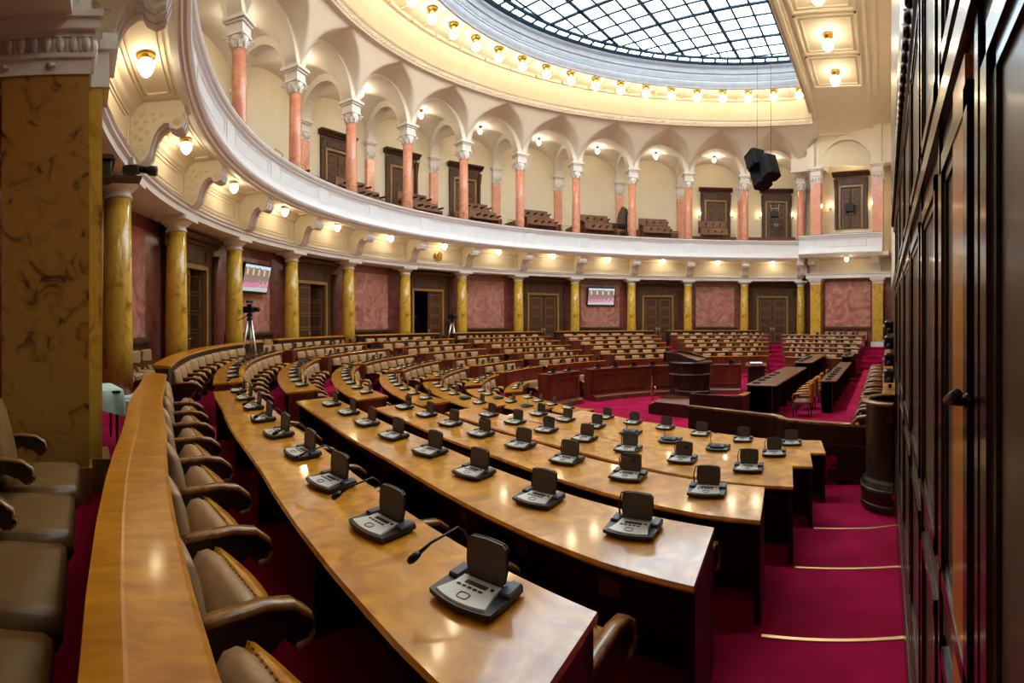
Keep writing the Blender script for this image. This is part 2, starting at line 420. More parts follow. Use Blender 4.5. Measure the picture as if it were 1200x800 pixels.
# ---- scrolled brackets under the gallery
def bracket_mesh():
    s = []
    # side outline in (x toward hall, z)
    pts = [(0,4.60),(.12,4.60),(.25,4.65),(.34,4.76),(.38,4.92),(.43,5.08),(.52,5.22),(.64,5.31),(.74,5.31),(.79,5.22),(.88,5.18),(.97,5.22),(1.01,5.33),(.97,5.43),(1.02,5.46),(1.03,5.58),(1.08,5.58),(1.08,5.71),(0,5.71)]
    return pts
def make_bracket():
    root = empty('scroll_bracket')
    pts = bracket_mesh()
    body = MB(); body.prism(pts, 'y', -.21, .21)
    mb = MB()
    out = pts[1:14]
    def off(p, d): return (p[0]+d*.4, p[1]-d)
    ring = [[(x, y, z-.035), (x, y, z+.0)] for x, z in out for y in (0,)]
    for (y0, y1, d) in ((-.235,.235,.03),(-.12,-.06,.05),(.06,.12,.05)):
        rr = []
        for i,(x,z) in enumerate(out):
            a = out[max(i-1,0)]; b = out[min(i+1,len(out)-1)]
            tx, tz = b[0]-a[0], b[1]-a[1]; L = math.hypot(tx,tz); nx, nz = tz/L, -tx/L
            rr.append([(x,y0,z),(x,y1,z),(x+nx*d,y1,z+nz*d),(x+nx*d,y0,z+nz*d)])
        mb.loft(rr)
    mb.build('scroll_face', M['stucco'], root)
    mb = body
    for s in (-1, 1):
        y = s*.21
        for (cx, cz, rad) in ((.17,4.80,.14),(.89,5.30,.085)):
            sp = []
            for i in range(26):
                a = i*.5; q = rad*(1-i/30)
                sp.append((cx+q*math.cos(a), y, cz+q*math.sin(a)))
            mb.tube(sp, .014, 5)
        for cx, cz in ((.10,5.08),(.20,5.22),(.32,5.14),(.30,5.34),(.46,5.36),(.10,5.34),(.20,5.02),(.60,5.44),(.42,5.46),(.22,5.48)):
            sp = [(cx+.05*math.cos(a*.8)*(1-a/10), y, cz+.05*math.sin(a*.8)*(1-a/10)) for a in range(9)]
            mb.tube(sp, .012, 4)
    mb.build('bracket_body', M['cream'], root)
    return root
proto = None
for k in range(-1, 13):
    o = make_bracket() if proto is None else copy_tree(proto)
    proto = proto or o
    ph = kphi(k); o.location = P(17.58, ph, 0); o.rotation_euler = (0,0,R_(ph+180))
    tag(o, 'scrolled plaster bracket under the gallery, %s from the left pillar' % nth(k+1), 'bracket', 'scrolled brackets under the gallery')

# ---- ceiling lamps under the gallery
def soffit_lamp():
    root = empty('ceiling_lamp')
    mb = MB(); mb.lathe([(.02,0),(.135,0),(.145,-.025),(.12,-.045),(.125,-.06),(.10,-.08)], n=20); mb.build('lamp_mount', M['brass'], root)
    mb = MB(); mb.lathe([(.10,-.075),(.125,-.11),(.13,-.16),(.115,-.22),(.08,-.28),(.04,-.315),(.0,-.33)], n=16); mb.build('glass_shade', M['lamp'], root)
    return root
lp = soffit_lamp(); first = True
for k in range(-1, 12):
    ph = kphi(k+.5); o = lp if first else copy_tree(lp); first = False
    o.location = P(16.97, ph, 5.70); o.rotation_euler = (0,0,R_(ph))
    tag(o, 'lit acorn shaped ceiling lamp under the gallery, %s from the left pillar' % nth(k+1), 'lamp', 'acorn lamps under the gallery')
BAYLAMPS = [(1.0, 13.9, 5.58), (1.1, -16.5, 5.62)]
for (x,y,z), lab in zip(BAYLAMPS, ('lit acorn ceiling lamp under the straight gallery end at far right','lit acorn ceiling lamp overhead in the near gallery end')):
    o = copy_tree(lp); o.location = (x,y,z); tag(o, lab, 'lamp', 'acorn lamps under the gallery')

# ---- upper gallery
RU = 17.72; RBK = 20.85; ZS = 11.6
def ionic_cap(mb, z0, z1, w=.30):
    """capital with leaf band, volutes and moulded abacus block"""
    h = z1-z0
    mb.lathe([(.24,z0),(.27,z0+.02),(.27,z0+.05),(.245,z0+.07),(.27,z0+.25*h),(.33,z0+.40*h)], n=20)
    mb.bbox(-w-.03,w+.03,-w-.03,w+.03,z0+.42*h,z0+.50*h,.02)
    for sx in (-1,1):
        for sy in (-1,1):
            T = mb.T
            sp = [(sx*(w+.0)+.10*(1-i/14)*math.cos(i*.7)*sx, sy*(w-.0)+.06*(1-i/14)*math.cos(i*.7)*sy, z0+.29*h+.10*(1-i/14)*math.sin(i*.7)) for i in range(12)]
            mb.tube(sp, .032, 6)
    for i in range(8):
        a = i*PI/4+PI/8
        mb.tube([(.25*math.cos(a),.25*math.sin(a),z0+.05),(.30*math.cos(a),.30*math.sin(a),z0+.2*h),(.33*math.cos(a),.33*math.sin(a),z0+.30*h)], [.05,.055,.02], 6)
    mb.bbox(-w,w,-w,w,z0+.50*h,z0+.80*h,.01)
    mb.bbox(-w-.06,w+.06,-w-.06,w+.06,z0+.80*h,z0+.88*h,.015)
    mb.bbox(-w-.13,w+.13,-w-.13,w+.13,z0+.88*h,z1,.02)
def ucol(name, loc, rz, label, group, square=False, w=.26):
    root = empty(name, loc, rz); tag(root, label, 'column' if not square else 'pilaster', group)
    mb = MB()
    if square: mb.box(-.12,.12,-w,w,-.0,ZS-1.0-5.86)
    else: mb.lathe([(.27,0),(.265,1.5),(.255,3),(.235,ZS-1.0-5.86)], n=24)
    mb.build('shaft', M['pink'], root)
    mb = MB()
    if square:
        z0 = ZS-1.0-5.86
        mb.box(-.14,.14,-w-.02,w+.02,z0,z0+.06); mb.box(-.13,.13,-w,w,z0+.06,z0+.42)
        for s in (-1,1):
            mb.tube([(-.14, s*(w-.02)+.11*(1-i/14)*math.cos(i*.7), z0+.27+.11*(1-i/14)*math.sin(i*.7)) for i in range(12)], .035, 6)
            mb.tube([(-.15, s*.09,z0+.08),(-.18,s*.09,z0+.2),(-.2,s*.09,z0+.27)], [.05,.055,.02], 6)
        mb.box(-.16,.14,-w-.05,w+.05,z0+.42,z0+.5); mb.box(-.13,.13,-w,w,z0+.5,z0+.8)
        mb.box(-.2,.14,-w-.07,w+.07,z0+.8,z0+.88); mb.box(-.26,.14,-w-.13,w+.13,z0+.88,z0+1.0)
    else: ionic_cap(mb, ZS-1.0-5.86, ZS-5.86)
    mb.build('capital', M['capital'], root)
    return root
for k in range(0, 13):
    ph = kphi(k)
    ucol('salmon_column', P(RU, ph, 5.86), R_(ph), 'salmon pink marble gallery column with carved white capital, %s from the left' % nth(k), 'salmon columns along the gallery front')
    if k >= 1:
        ucol('salmon_pilaster', P(RBK, ph, 5.86), R_(ph), 'flat salmon pilaster against the gallery back wall, %s from the left' % nth(k-1), 'pilasters on the gallery back wall', True)
mb = MB(); sweep(mb, rect(RBK+.1, RBK+.4, 5.8, 14.2), frange(PH0-6, PH1-2, 84)); gw = struct(mb.build('wall_gallery_back', M['gwall']))
# ring circle
C2 = (-1.775, -.52); RR = 14.3; ZR = 13.85
def ring_r(ph):
    a = R_(ph); dx, dy = math.cos(a), math.sin(a)
    b = dx*C2[0]+dy*C2[1]; c = C2[0]**2+C2[1]**2-RR**2
    return b+math.sqrt(b*b-c)
RF, RFB = RU-.28, RU+.28      # front and back face of the arcade wall
NB = 28
def open_h(s):    # opening arch height above springing for s in -1..1 across the clear span
    return 0 if abs(s) >= 1 else 1.74*math.sqrt(1-s*s)
mbv = MB(); mbc = MB(); mbt = MB()
HALF = DK/2; SPAN = HALF*(1.60/1.945)
for k in range(-1, 12):
    c = kphi(k+.5)
    if k < 0: pass
    # vault over the gallery bay
    rows = []
    for j in range(17):
        w = -1+2*j/16; r = RFB+(RBK+.1-RFB)*j/16
        row = []
        for i in range(NB+1):
            u = -1+2*i/NB
            h1 = 1.75*math.sqrt(max(0,1-u*u)); h2 = 1.75*math.sqrt(max(0,1-w*w))
            row.append(P(r, c-u*HALF, ZS+max(h1,h2)))
        rows.append(row)
    mbv.grid(rows)
    # arcade wall: intrados and the strip between opening and lunette
    rows = []
    def lun(u): return 0 if abs(u) >= .97 else 1.80*math.sqrt(1-(abs(u)/.97)**2)
    A = []
    for i in range(NB+1):
        u = -1+2*i/NB; s = u*HALF/SPAN
        ph = c-u*HALF
        A.append((ph, open_h(s), lun(u)))
    mbc.grid([[P(RF, ph, ZS+max(a,b)) for ph,a,b in A],[P(RF, ph, ZS+a) for ph,a,b in A]], sm=False)
    mbc.grid([[P(RF, ph, ZS+a) for ph,a,b in A],[P(RFB, ph, ZS+a) for ph,a,b in A]], sm=True)
    mbc.grid([[P(RFB, ph, ZS+a) for ph,a,b in A],[P(RFB, ph, ZS+1.95) for ph,a,b in A]], sm=False)
    # cove with penetrating lunette
    rows = []
    for j in range(25):
        t = (j/24)**1.15
        row = []
        for i in range(NB+1):
            u = -1+2*i/NB; ph = c-u*HALF; rr = ring_r(ph); r = RF+(rr-RF)*t
            cv = ZS+(ZR-ZS)*(.82*t**.85+.18*math.sqrt(max(0,1-(1-t)**2)))
            au = min(1, abs(u)/.97); lz = ZS+1.80*(1+.22*t)*((1-t**4)*math.sqrt(1-au*au)+t**4*(1-au))
            row.append(P(r, ph, max(cv, lz if abs(u)<1 else 0) if t < 1 else ZR))
        rows.append(row)
    mbc.grid(rows, sm=True)
    if k == 11:
        for j in range(1):
            c2 = kphi(12.5); rows = []
            for j in range(25):
                t = (j/24)**1.15; row = []
                for i in range(11):
                    u = -1+2*i/NB; ph = c2-u*HALF; rr = ring_r(ph); r = RF+(rr-RF)*t
                    cv = ZS+(ZR-ZS)*(.82*t**.85+.18*math.sqrt(max(0,1-(1-t)**2)))
                    au = min(1, abs(u)/.97); lz = ZS+1.80*(1+.22*t)*((1-t**4)*math.sqrt(1-au*au)+t**4*(1-au))
                    row.append(P(r, ph, max(cv, lz)))
                rows.append(row)
            mbc.grid(rows, sm=True)
    # transverse arch between column and pilaster
    if k >= 0:
        b = kphi(k); wid = math.degrees(.24/19.3)
        prof_in = []; 
        rm = (RFB+RBK)/2; ra = (RBK-.1-RFB)/2
        poly = []
        for i in range(15):
            a = PI*i/14; poly.append((rm+ra*.90*math.cos(a), ZS+1.40*math.sin(a)))
        outer = [(rm+ra*1.08*math.cos(PI*i/14), ZS+(0 if i in (0,14) else 0)+1.80*math.sin(PI*i/14)) for i in range(15)]
        ringsA = []
        for i in range(15):
            p, q = poly[i], outer[i]
            ringsA.append([P(p[0], b+wid, p[1]), P(p[0], b-wid, p[1]), P(q[0], b-wid, q[1]), P(q[0], b+wid, q[1])])
        mbt.loft(ringsA, sm=False)
struct(mbv.build('ceiling_gallery_vaults', M['vault']))
struct(mbc.build('ceiling_cove_arcade', M['vault']))
struct(mbt.build('ceiling_gallery_ribs', M['vault']))

def udoor(ph=None, loc=None, rz=None, op=0):
    if loc is None: loc = P(RBK+.06, ph, 7.75); rz = R_(ph-90)
    return make_door(loc, rz, H=2.75, W=1.4, top=3.62, side=.42, open_=op)
for k in (4, 5, 6):
    udoor(kphi(k+.5), op=0)
udoor(kphi(11.5)-1.0)
udoor(kphi(10.5)-1.0)

# gallery seat rows (stepped) : every seat a thing
def gseat():
    mb = MB()
    mb.bbox(-.25,.25,-.30,.10,.36,.48,.03,0)
    mb.bbox(-.26,.26,.12,.20,.30,.88,.02,0)
    mb.prism([(-.34,.62),(-.3,.68),(.14,.70),(.14,.2),(.05,.2),(.02,.6),(-.3,.58)], 'x', .255, .295, 1)
    mb.box(-.27,.27,.18,.22,.0,.92,2)
    return mb.data('theatre_chair', [M['gseat'], M['mahog'], M['redwood']])
gsd = gseat(); ng = 0
glevel = {}
for k in range(3, 12):
    c = kphi(k+.5)
    n = 4
    for row, (r, z) in enumerate(((18.55, 7.25), (19.65, 7.95))):
        if k in (2,) or k > 10: continue
        lo = c-3.6 if k > 3 else c-3.4
        for i in range(n):
            ph = c + 3.0 - (i+.5)*6.4/n*.92
            o = bpy.data.objects.new('theatre_chair', gsd); COL.objects.link(o); ng += 1
            o.location = P(r, ph, z); o.rotation_euler = (0,0,R_(ph-90))
            tag(o, 'brown gallery chair, %s of the %s row behind the %s arch' % (nth(i), 'front' if row == 0 else 'back', nth(k-3)), 'chair', 'brown chairs in the gallery')
mb = MB()
for k in range(0, 12):
    c = kphi(k+.5)
    
    if k < 10: sweep(mb, rect(18.1, 19.2, 5.86, 7.25), frange(c+5.0, c-5.0, 4)); sweep(mb, rect(19.2, 20.6, 5.86, 7.95 if k < 10 else 7.75), frange(c+5.0, c-5.0, 4))
    else: sweep(mb, rect(19.6, 20.8, 5.86, 7.7), frange(c+5.0, c-5.0, 4))
struct(mb.build('floor_gallery_steps', M['redwood']))
# brass rails on the parapet
def brassrail():
    mb = MB(); mb.tube([(-.3,0,0),(-.3,0,.42),(.3,0,.42),(.3,0,0)], .018, 6)
    for x in (-.15,0,.15): mb.tube([(x,0,.0),(x,0,.42)], .008, 5)
    return mb.data('brass_rail', M['dbrass'])
brd = brassrail()
for k in range(1, 12):
    o = bpy.data.objects.new('brass_rail', brd); COL.objects.link(o)
    ph = kphi(k)+(-3.2 if k < 3 else 3.6 if k < 12 else 0); o.location = P(RB+.42, ph, 6.98); o.rotation_euler = (0,0,R_(ph-90))
    tag(o, 'small brass guard rail on the gallery parapet, %s from the left' % nth(k-1), 'railing', 'brass guard rails on the parapet')
# gallery lamps
def glamp():
    root = empty('gallery_lamp')
    mb = MB(); mb.lathe([(.02,0),(.10,0),(.11,-.03),(.05,-.06),(.05,-.14),(.09,-.17)], n=14); mb.build('lamp_mount', M['dbrass'], root)
    mb = MB(); mb.lathe([(.09,-.17),(.13,-.24),(.13,-.31),(.09,-.39),(.04,-.44),(0,-.45)], n=14); mb.build('glass_shade', M['glamp'], root)
    return root
gl = glamp(); first = True
for k in range(0, 12):
    ph = kphi(k+.5); o = gl if first else copy_tree(gl); first = False
    o.location = P(19.0, ph, 13.30); tag(o, 'small lit ceiling lamp in the gallery vault behind the %s arch from the left' % nth(k), 'lamp', 'lamps in the gallery vaults')

# ---- main ceiling rings round C2
RA = frange(273.5, 87.2, 96)
def ringsweep(prof, phis=RA, mb=None, **kw):
    mb = mb or MB(); sweep(mb, prof, phis, c=C2, **kw); return mb
mb = MB()
ringsweep([(14.42,13.70),(14.22,13.72),(14.16,13.80),(14.20,13.86),(14.10,13.90),(14.14,13.97),(14.45,13.97)], mb=mb)
for i in range(330):
    ph = 273.5-186*i/330
    p = P(14.17, ph, 13.80, C2); q = P(14.15, ph-.42, 13.90, C2)
    mb.tube([p, q], .045, 4)
struct(mb.build('trim_22', M['vault']))
mb = MB()
ringsweep([(14.14,13.95),(14.02,13.99),(13.99,14.06),(13.86,14.22),(13.65,14.52),(13.5,14.78),(13.47,14.86),(13.55,15.2),(14.5,15.2),(14.5,13.95)], mb=mb, sm=True)
struct(mb.build('ceiling_cove', M['cream']))
mb = MB()
ringsweep(rect(11.42, 13.6, 15.05, 15.2), mb=mb)
NG = 27; GSTEP = 7.0; GA = lambda i: 271.0-GSTEP*i
for i in range(NG):
    ph = GA(i)-GSTEP/2
    if ph < 90: continue
    ringsweep(rect(11.5, 13.5, 14.97, 15.05), frange(ph+.35, ph-.35, 1), mb=mb)
    ringsweep(rect(13.3, 13.5, 14.90, 15.05), frange(ph+3.3, ph-3.3, 3), mb=mb)
struct(mb.build('ceiling_lamp_band', M['cream']))
mb = MB()
ringsweep([(11.46,15.05),(11.46,14.74),(11.40,14.72),(11.34,14.74),(11.32,14.80),(11.24,14.92),(11.20,15.02),(11.22,15.10),(11.18,15.12),(11.16,15.20),(11.10,15.34),(11.12,15.42),(11.04,15.46),(11.03,15.56),(11.05,15.70),(11.00,15.76),(11.0,15.92),(11.46,15.95)], mb=mb)
for i in range(300):
    ph = 273.3-186*i/300
    ringsweep(rect(11.12, 11.19, 15.22, 15.30), [ph+.16, ph-.16], mb=mb)
struct(mb.build('trim_23', M['drum']))
# globe lamps
def ringlamp():
    root = empty('globe_lamp')
    mb = MB(); mb.lathe([(.02,0),(.20,0),(.24,-.06),(.20,-.16),(.10,-.22),(.06,-.25),(.09,-.30)], n=16); mb.build('lamp_mount', M['dbrass'], root)
    mb = MB(); mb.lathe([(.08,-.29),(.16,-.33),(.21,-.42),(.215,-.48),(.19,-.57),(.11,-.65),(0,-.67)], n=16); mb.build('glass_globe', M['ringlamp'], root)
    return root
rl = ringlamp()
for i in range(NG):
    ph = GA(i)
    x, y, z = P(12.2, ph, 15.05, C2)
    if x > -1.45: continue
    o = copy_tree(rl); o.location = (x,y,z); tag(o, 'lit globe lamp on the round ceiling, %s of the ring counted from the near end' % nth(i), 'lamp', 'globe lamps in the ceiling ring')
for ch in list(rl.children): bpy.data.objects.remove(ch)
bpy.data.objects.remove(rl)

# ---- skylight
sky = empty('window_1', (C2[0], C2[1], 15.93)); struct(sky)
mb = MB(); mb.lathe([(0.001,0),(11.0,0)], n=96, sm=False); mb.lathe([(.001,.002),(.002,.002)],n=3)
mb2 = MB(); mb2.add([(10.98*math.cos(2*PI*i/96),10.98*math.sin(2*PI*i/96),.02) for i in range(96)], [tuple(range(96))])
mb2.build('window_glass', M['glass'], sky)
mb = MB()
def barz(x0,y0,x1,y1,w,h,z=0):
    d = Vector((x1-x0,y1-y0,0)); L = d.length
    if L < .05: return
    d.normalize(); n = Vector((-d.y,d.x,0))*w/2
    a, b = Vector((x0,y0,0)), Vector((x1,y1,0))
    mb.add([tuple(p) for p in (a+n+Vector((0,0,z-h)),a-n+Vector((0,0,z-h)),b-n+Vector((0,0,z-h)),b+n+Vector((0,0,z-h)),a+n+Vector((0,0,z)),a-n+Vector((0,0,z)),b-n+Vector((0,0,z)),b+n+Vector((0,0,z)))],
        [(0,3,2,1),(4,5,6,7),(0,1,5,4),(1,2,6,5),(2,3,7,6),(3,0,4,7)])
RG = 10.15
g = .9
for i in range(-11, 12):
    t = i*g
    if abs(t) < RG:
        h = math.sqrt(RG*RG-t*t); th = i % 3 == 0
        barz(t,-h,t,h,.18 if th else .11,.06 if th else .04)
        barz(-h,t,h,t,.18 if th else .11,.06 if th else .04)
for i in range(96):
    a = 2*PI*i/96; a2 = 2*PI*(i+1)/96
    for r, w, h in ((10.22,.22,.06),(10.82,.30,.05)):
        barz(r*math.cos(a),r*math.sin(a),r*math.cos(a2),r*math.sin(a2),w,h)
    if i % 1 == 0: barz(10.2*math.cos(a),10.2*math.sin(a),10.95*math.cos(a),10.95*math.sin(a),.12,.04)
mb.build('window_frame', M['iron'], sky)

# ---- proscenium arch soffit with coffers
YC, YH2 = -.7, 16.2
def zarch(y):
    s = min(1, abs(y-YC)/YH2); return ZS+2.98*(1-s**6)**(1/6)
def archpts(n=60):
    return [YC-YH2*math.cos(PI*i/n) for i in range(n+1)]
mb = MB()
X0, X1 = -1.2, 2.95
ys = archpts(80)
def strip(xa, xb, dz0, dz1, mb=mb, ys=ys):
    rr = []
    for y in ys: z = zarch(y); rr.append([(xa,y,z+dz0),(xb,y,z+dz0),(xb,y,z+dz1),(xa,y,z+dz1)])
    mb.loft(rr)
strip(X0, X1, 0, .5); strip(X0-.02, X0+.28, -.10, .0); strip(X0+.28, X0+.42, -.05, 0); strip(X1-.55, X1-.42, -.06, 0)
strip(X0-.06,X0+.1,-.1,1.3)
strip(X1, 4.3, .04, .5)
for i in range(-3, 5):
    y0, y1 = .5+3.4*i+.1, 3.9+3.4*i-.1
    if y1 > 11.3 or y0 < -13: continue
    for (m, w, d) in ((0,.10,.09),(.26,.05,.05)):
        a, b, c_, d_ = -.55+m, 2.15-m, y0+m, y1-m
        yy = frange(c_, d_, 4)
        strip(a, a+w, -d, 0, ys=yy); strip(b-w, b, -d, 0, ys=yy); strip(a, b, -d, 0, ys=[c_, c_+w]); strip(a, b, -d, 0, ys=[d_-w, d_])
struct(mb.build('ceiling_arch_soffit', M['cream']))
for i, y in enumerate((-8.0,-4.6,-1.2,2.2,5.6,9.0)):
    root = empty('globe_lamp', (.80, y, zarch(y))); tag(root, 'lit round globe lamp in a coffer of the broad arch, %s from the near end' % nth(i), 'lamp', 'globe lamps in the arch coffers')
    mb = MB(); mb.lathe([(.02,0),(.24,0),(.25,-.06),(.2,-.16),(.12,-.22),(.12,-.28)], n=18); mb.build('lamp_mount', M['brass'], root)
    mb = MB(); mb.lathe([(.1,-.27),(.19,-.32),(.25,-.43),(.26,-.52),(.22,-.64),(.12,-.73),(0,-.76)], n=18); mb.build('glass_globe', M['ringlamp'], root)

# ---- far straight bay
import mathutils
def frame(px, py, ang): return Matrix.Translation((px,py,0)) @ Matrix.Rotation(ang, 4, 'Z')
BA = math.atan2(14.85-15.6, 2.87+1.18)
BF = frame(-1.18, 15.6, BA); BW = 4.12     # local x along bay, y away from hall
def bay(mb): mb.T = BF; return mb
def bayparent(o): return o
mb = bay(MB()); mb.box(-.45, BW+1.2, 1.5, 1.7, 5.86, 14); struct(mb.build('wall_bay_upper', M['gwall']))
mb = bay(MB()); mb.box(-.2, BW+.9, .55, .75, -.2, 4.6); struct(mb.build('wall_bay', M['redmarble2']))
mb = bay(MB()); mb.box(.55, BW-.55, .5, .55, 1.25, 4.15); mb.build('marble_panel', M['redmarble'], bpy.data.objects['wall_bay'])
mb = bay(MB()); mb.box(.2, BW-.3, .42, .55, 1.1, 1.22); mb.build('chair_rail', M['walnut'], bpy.data.objects['wall_bay'])
def squarecol(px, label, up=False):
    z0 = 5.86 if up else 0
    root = empty('salmon_pier' if up else 'marble_pier'); root.matrix_world = BF @ Matrix.Translation((px, .25, 0)); tag(root, label, 'pilaster', 'square piers of the far bay')
    w = .34
    if up:
        mb = MB(); mb.box(-w,w,-.2,.3,5.86,10.6); mb.build('shaft', M['pink'], root)
        mb = MB(); mb.box(-w-.03,w+.03,-.23,.3,10.6,10.68); mb.box(-w,w,-.2,.3,10.68,11.05)
        for s in (-1,1):
            mb.tube([(s*(w-.04)+.12*(1-i/14)*math.cos(i*.7), -.22, 10.88+.12*(1-i/14)*math.sin(i*.7)) for i in range(12)], .035, 6)
        for s in (-.2,0,.2): mb.tube([(s,-.2,10.7),(s,-.26,10.84),(s,-.3,10.95)], [.06,.06,.02], 6)
        mb.box(-w-.05,w+.05,-.25,.3,11.05,11.13); mb.box(-w,w,-.2,.3,11.13,11.4); mb.box(-w-.07,w+.07,-.28,.3,11.4,11.48); mb.box(-w-.14,w+.14,-.36,.3,11.48,11.6)
        mb.build('capital', M['capital'], root)
    else:
        mb = MB(); mb.box(-w,w,-.2,.3,.3,4.0); mb.build('shaft', M['yellow'], root)
        mb = MB(); mb.bbox(-w-.08,w+.08,-.3,.3,0,.3,.02); mb.build('base', M['capital'], root)
        mb = MB(); mb.box(-w-.02,w+.02,-.23,.3,4.0,4.05); mb.box(-w,w,-.2,.3,4.05,4.14); mb.prism([(-w-.02,4.14),(w+.02,4.14),(w+.12,4.25),(-w-.12,4.25)],'y',-.3,.3); mb.box(-w-.15,w+.15,-.36,.3,4.25,4.36)
        mb.build('capital', M['capital'], root)
squarecol(0, 'square yellow marble pier with white capital, left of the far red panel'); squarecol(BW, 'square yellow marble pier with white capital, right of the far red panel')
squarecol(0, 'square salmon pier with carved capital, left of the far gallery arch', True); squarecol(BW, 'square salmon pier with carved capital, right of the far gallery arch', True)
mb = bay(MB()); mb.prism([(-.15,4.36),(.7,4.36),(.7,4.72),(-.24,4.72),(-.2,4.6),(-.15,4.56)], 'x', -.6, BW+.9); struct(mb.build('trim_24', M['white']))
mb = bay(MB()); mb.box(-.6, BW+.9, .2, .5, 4.7, 5.6)
panel_frame(mb, .5, BW-.5, 4.82, 5.4, .2, .045, .035); panel_frame(mb, .7, BW-.7, 4.94, 5.28, .2, .03, .02)
mb.box(-.75, BW+.9, -1.2, 1.6, 5.62, 5.86); struct(mb.build('wall_bay_frieze', M['cream']))
for px, lb in ((0.0,'left'),(BW,'right'),(-.72,'leftmost')):
    o = copy_tree(proto); o.matrix_world = BF @ Matrix.Translation((px,.2,0)) @ Matrix.Rotation(-PI/2,4,'Z'); tag(o, 'scrolled plaster bracket of the far straight bay, %s one' % lb, 'bracket', 'scrolled brackets under the gallery')
mb = bay(MB()); prof = [(-(.0)+ (a-1.45), b) for a, b in parapet(None)]
mb.prism(prof, 'x', -.62, BW+.55)
panel_frame(mb, .4, BW-.4, 6.2, 6.65, -1.33, .04, .03)
struct(mb.build('wall_bay_parapet', M['white']))
mb = bay(MB()); mb.box(-.6, BW+.5, -1.4, -1.0, 6.95, 6.985); struct(mb.build('trim_25', M['redwood']))
# arch wall above the bay
mb = bay(MB())
n = 24; hw = BW/2-.42; cx = BW/2
A = [(cx-hw*math.cos(PI*i/n), ZS+hw*.98*math.sin(PI*i/n)) for i in range(n+1)]
def lun2(x): 
    u = abs((x-cx)/(hw+.3)); return ZS+ (0 if u>=1 else 2.25*(1-u**2)**.6)
T = []
mb.grid([[(x,.05,z) for x,z in A],[(x,.75,z) for x,z in A]], sm=True)
mb.grid([[(x,.05,z) for x,z in A],[(x,.05,max(14.9,z)) for x,z in A]], sm=False)
mb.box(-1.9, -.3, .55, .9, ZS, 14.9); mb.box(-.6, cx-hw, .05, .7, ZS, 14.9); mb.box(cx+hw, BW+1.0, .05, .7, ZS, 14.9)
for px in (-.28, BW-.28): mb.box(px, px+.56, -.08, .1, ZS, 14.6)
# niche side/back lunette and vault
mb.grid([[(x,.75,z) for x,z in A],[(x,1.5,z) for x,z in A]], sm=True)
mb.grid([[(x,-.04,max(z, ZS)) for x,z in A],[(x,-.0,z+.12) for x,z in A]], sm=False)
struct(mb.build('wall_bay_arch', M['vault']))
o = udoor(loc=BF @ Vector((BW/2, 1.42, 7.75)), rz=BA)
# stage wall far part
mb = MB(); mb.box(3.75, 4.0, -10.3, 16.5, 3.4, 16); mb.box(-.9,4.0,15.2,15.5,13.5,16); struct(mb.build('wall_stage_upper', M['cream']))
mb = MB(); mb.box(3.7, 3.95, -10.3, 16.5, -1.4, 3.4); struct(mb.build('wall_stage', M['mahog']))
# wall sconces beside the doors near the far bay
def sconce(loc, rz, label):
    root = empty('wall_light', loc, rz); tag(root, label, 'lamp', 'brass wall lights in the gallery')
    mb = MB(); mb.lathe([(0,-.1),(.06,-.08),(.06,.08),(0,.1)], c=(0,-.02,0), n=10); mb.tube([(0,-.02,0),(0,-.12,-.08),(0,-.2,-.04),(0,-.2,.04)], .018, 6); mb.build('light_arm', M['brass'], root)
    mb = MB(); mb.lathe([(.05,.04),(.09,.10),(.10,.18),(.07,.26),(0,.28)], c=(0,-.2,0), n=12); mb.build('glass_shade', M['sconce'], root)
i = 0
for k in (10.5, 11.5):
    for s in (-1, 1):
        ph = kphi(k)-1.0+s*3.4; sconce(P(RBK+.08, ph, 9.45), R_(ph-90), 'lit brass wall light %s of the %s far gallery door' % ('left' if s > 0 else 'right', 'first' if k < 11 else 'second'))
for s in (-1, 1):
    v = BF @ Vector((BW/2+s*1.45, 1.45, 9.2)); sconce(v, BA, 'lit brass wall light %s of the gallery door in the straight bay' % ('left' if s < 0 else 'right'))
o = copy_tree(gl); o.location = BF @ Vector((BW/2, 1.1, 12.9)); tag(o, 'small lit ceiling lamp in the far straight bay of the gallery', 'lamp', 'lamps in the gallery vaults')

# ------------------------------------------------------------------ desks
AISLE = {'A':None}
def block_ends(b, k):
    """bearing (start high, end low) of a desk row in a block"""
    rm = r_in(k, 250)+.25
    def fromX(x, near):
        a = math.degrees(math.acos(max(-1,min(1,x/rm)))); return 360-a if near else a
    xa = -3.45+.27*(k-1)
    w = math.degrees(.9/rm)
    st = {'C':223.5,'D':199.5,'E':177.5,'F':154.,'G':128.5}
    if b == 'A':
        p = 279
        for _ in range(3):
            r = r_in(k, p)+.25; p = 360-math.degrees(math.acos(2.55/r))
        return p, fromX(xa, True)
    if b == 'B': return fromX(xa-.85, True), st['C']+w
    if b == 'C': return st['C'], st['D']+w
    if b == 'D': return st['D'], st['E']+w
    if b == 'E': return st['E'], st['F']+w
    if b == 'F': return st['F'], st['G']+w
    if b == 'G': return st['G'], math.degrees(math.acos((xa-.85)/(rm+.4)))
    if b == 'H': return math.degrees(math.acos(xa/(rm+.4))), math.degrees(math.acos(2.3/(rm+.4)))
BN = {'A':'nearest block','B':'second block from the camera','C':'third block from the camera','D':'fourth block from the camera','E':'fifth block from the camera','F':'sixth block from the camera','G':'seventh block from the camera','H':'farthest block at right'}
BS = {'A':'nearest','B':'second','C':'third','D':'fourth','E':'fifth','F':'sixth','G':'seventh','H':'farthest'}
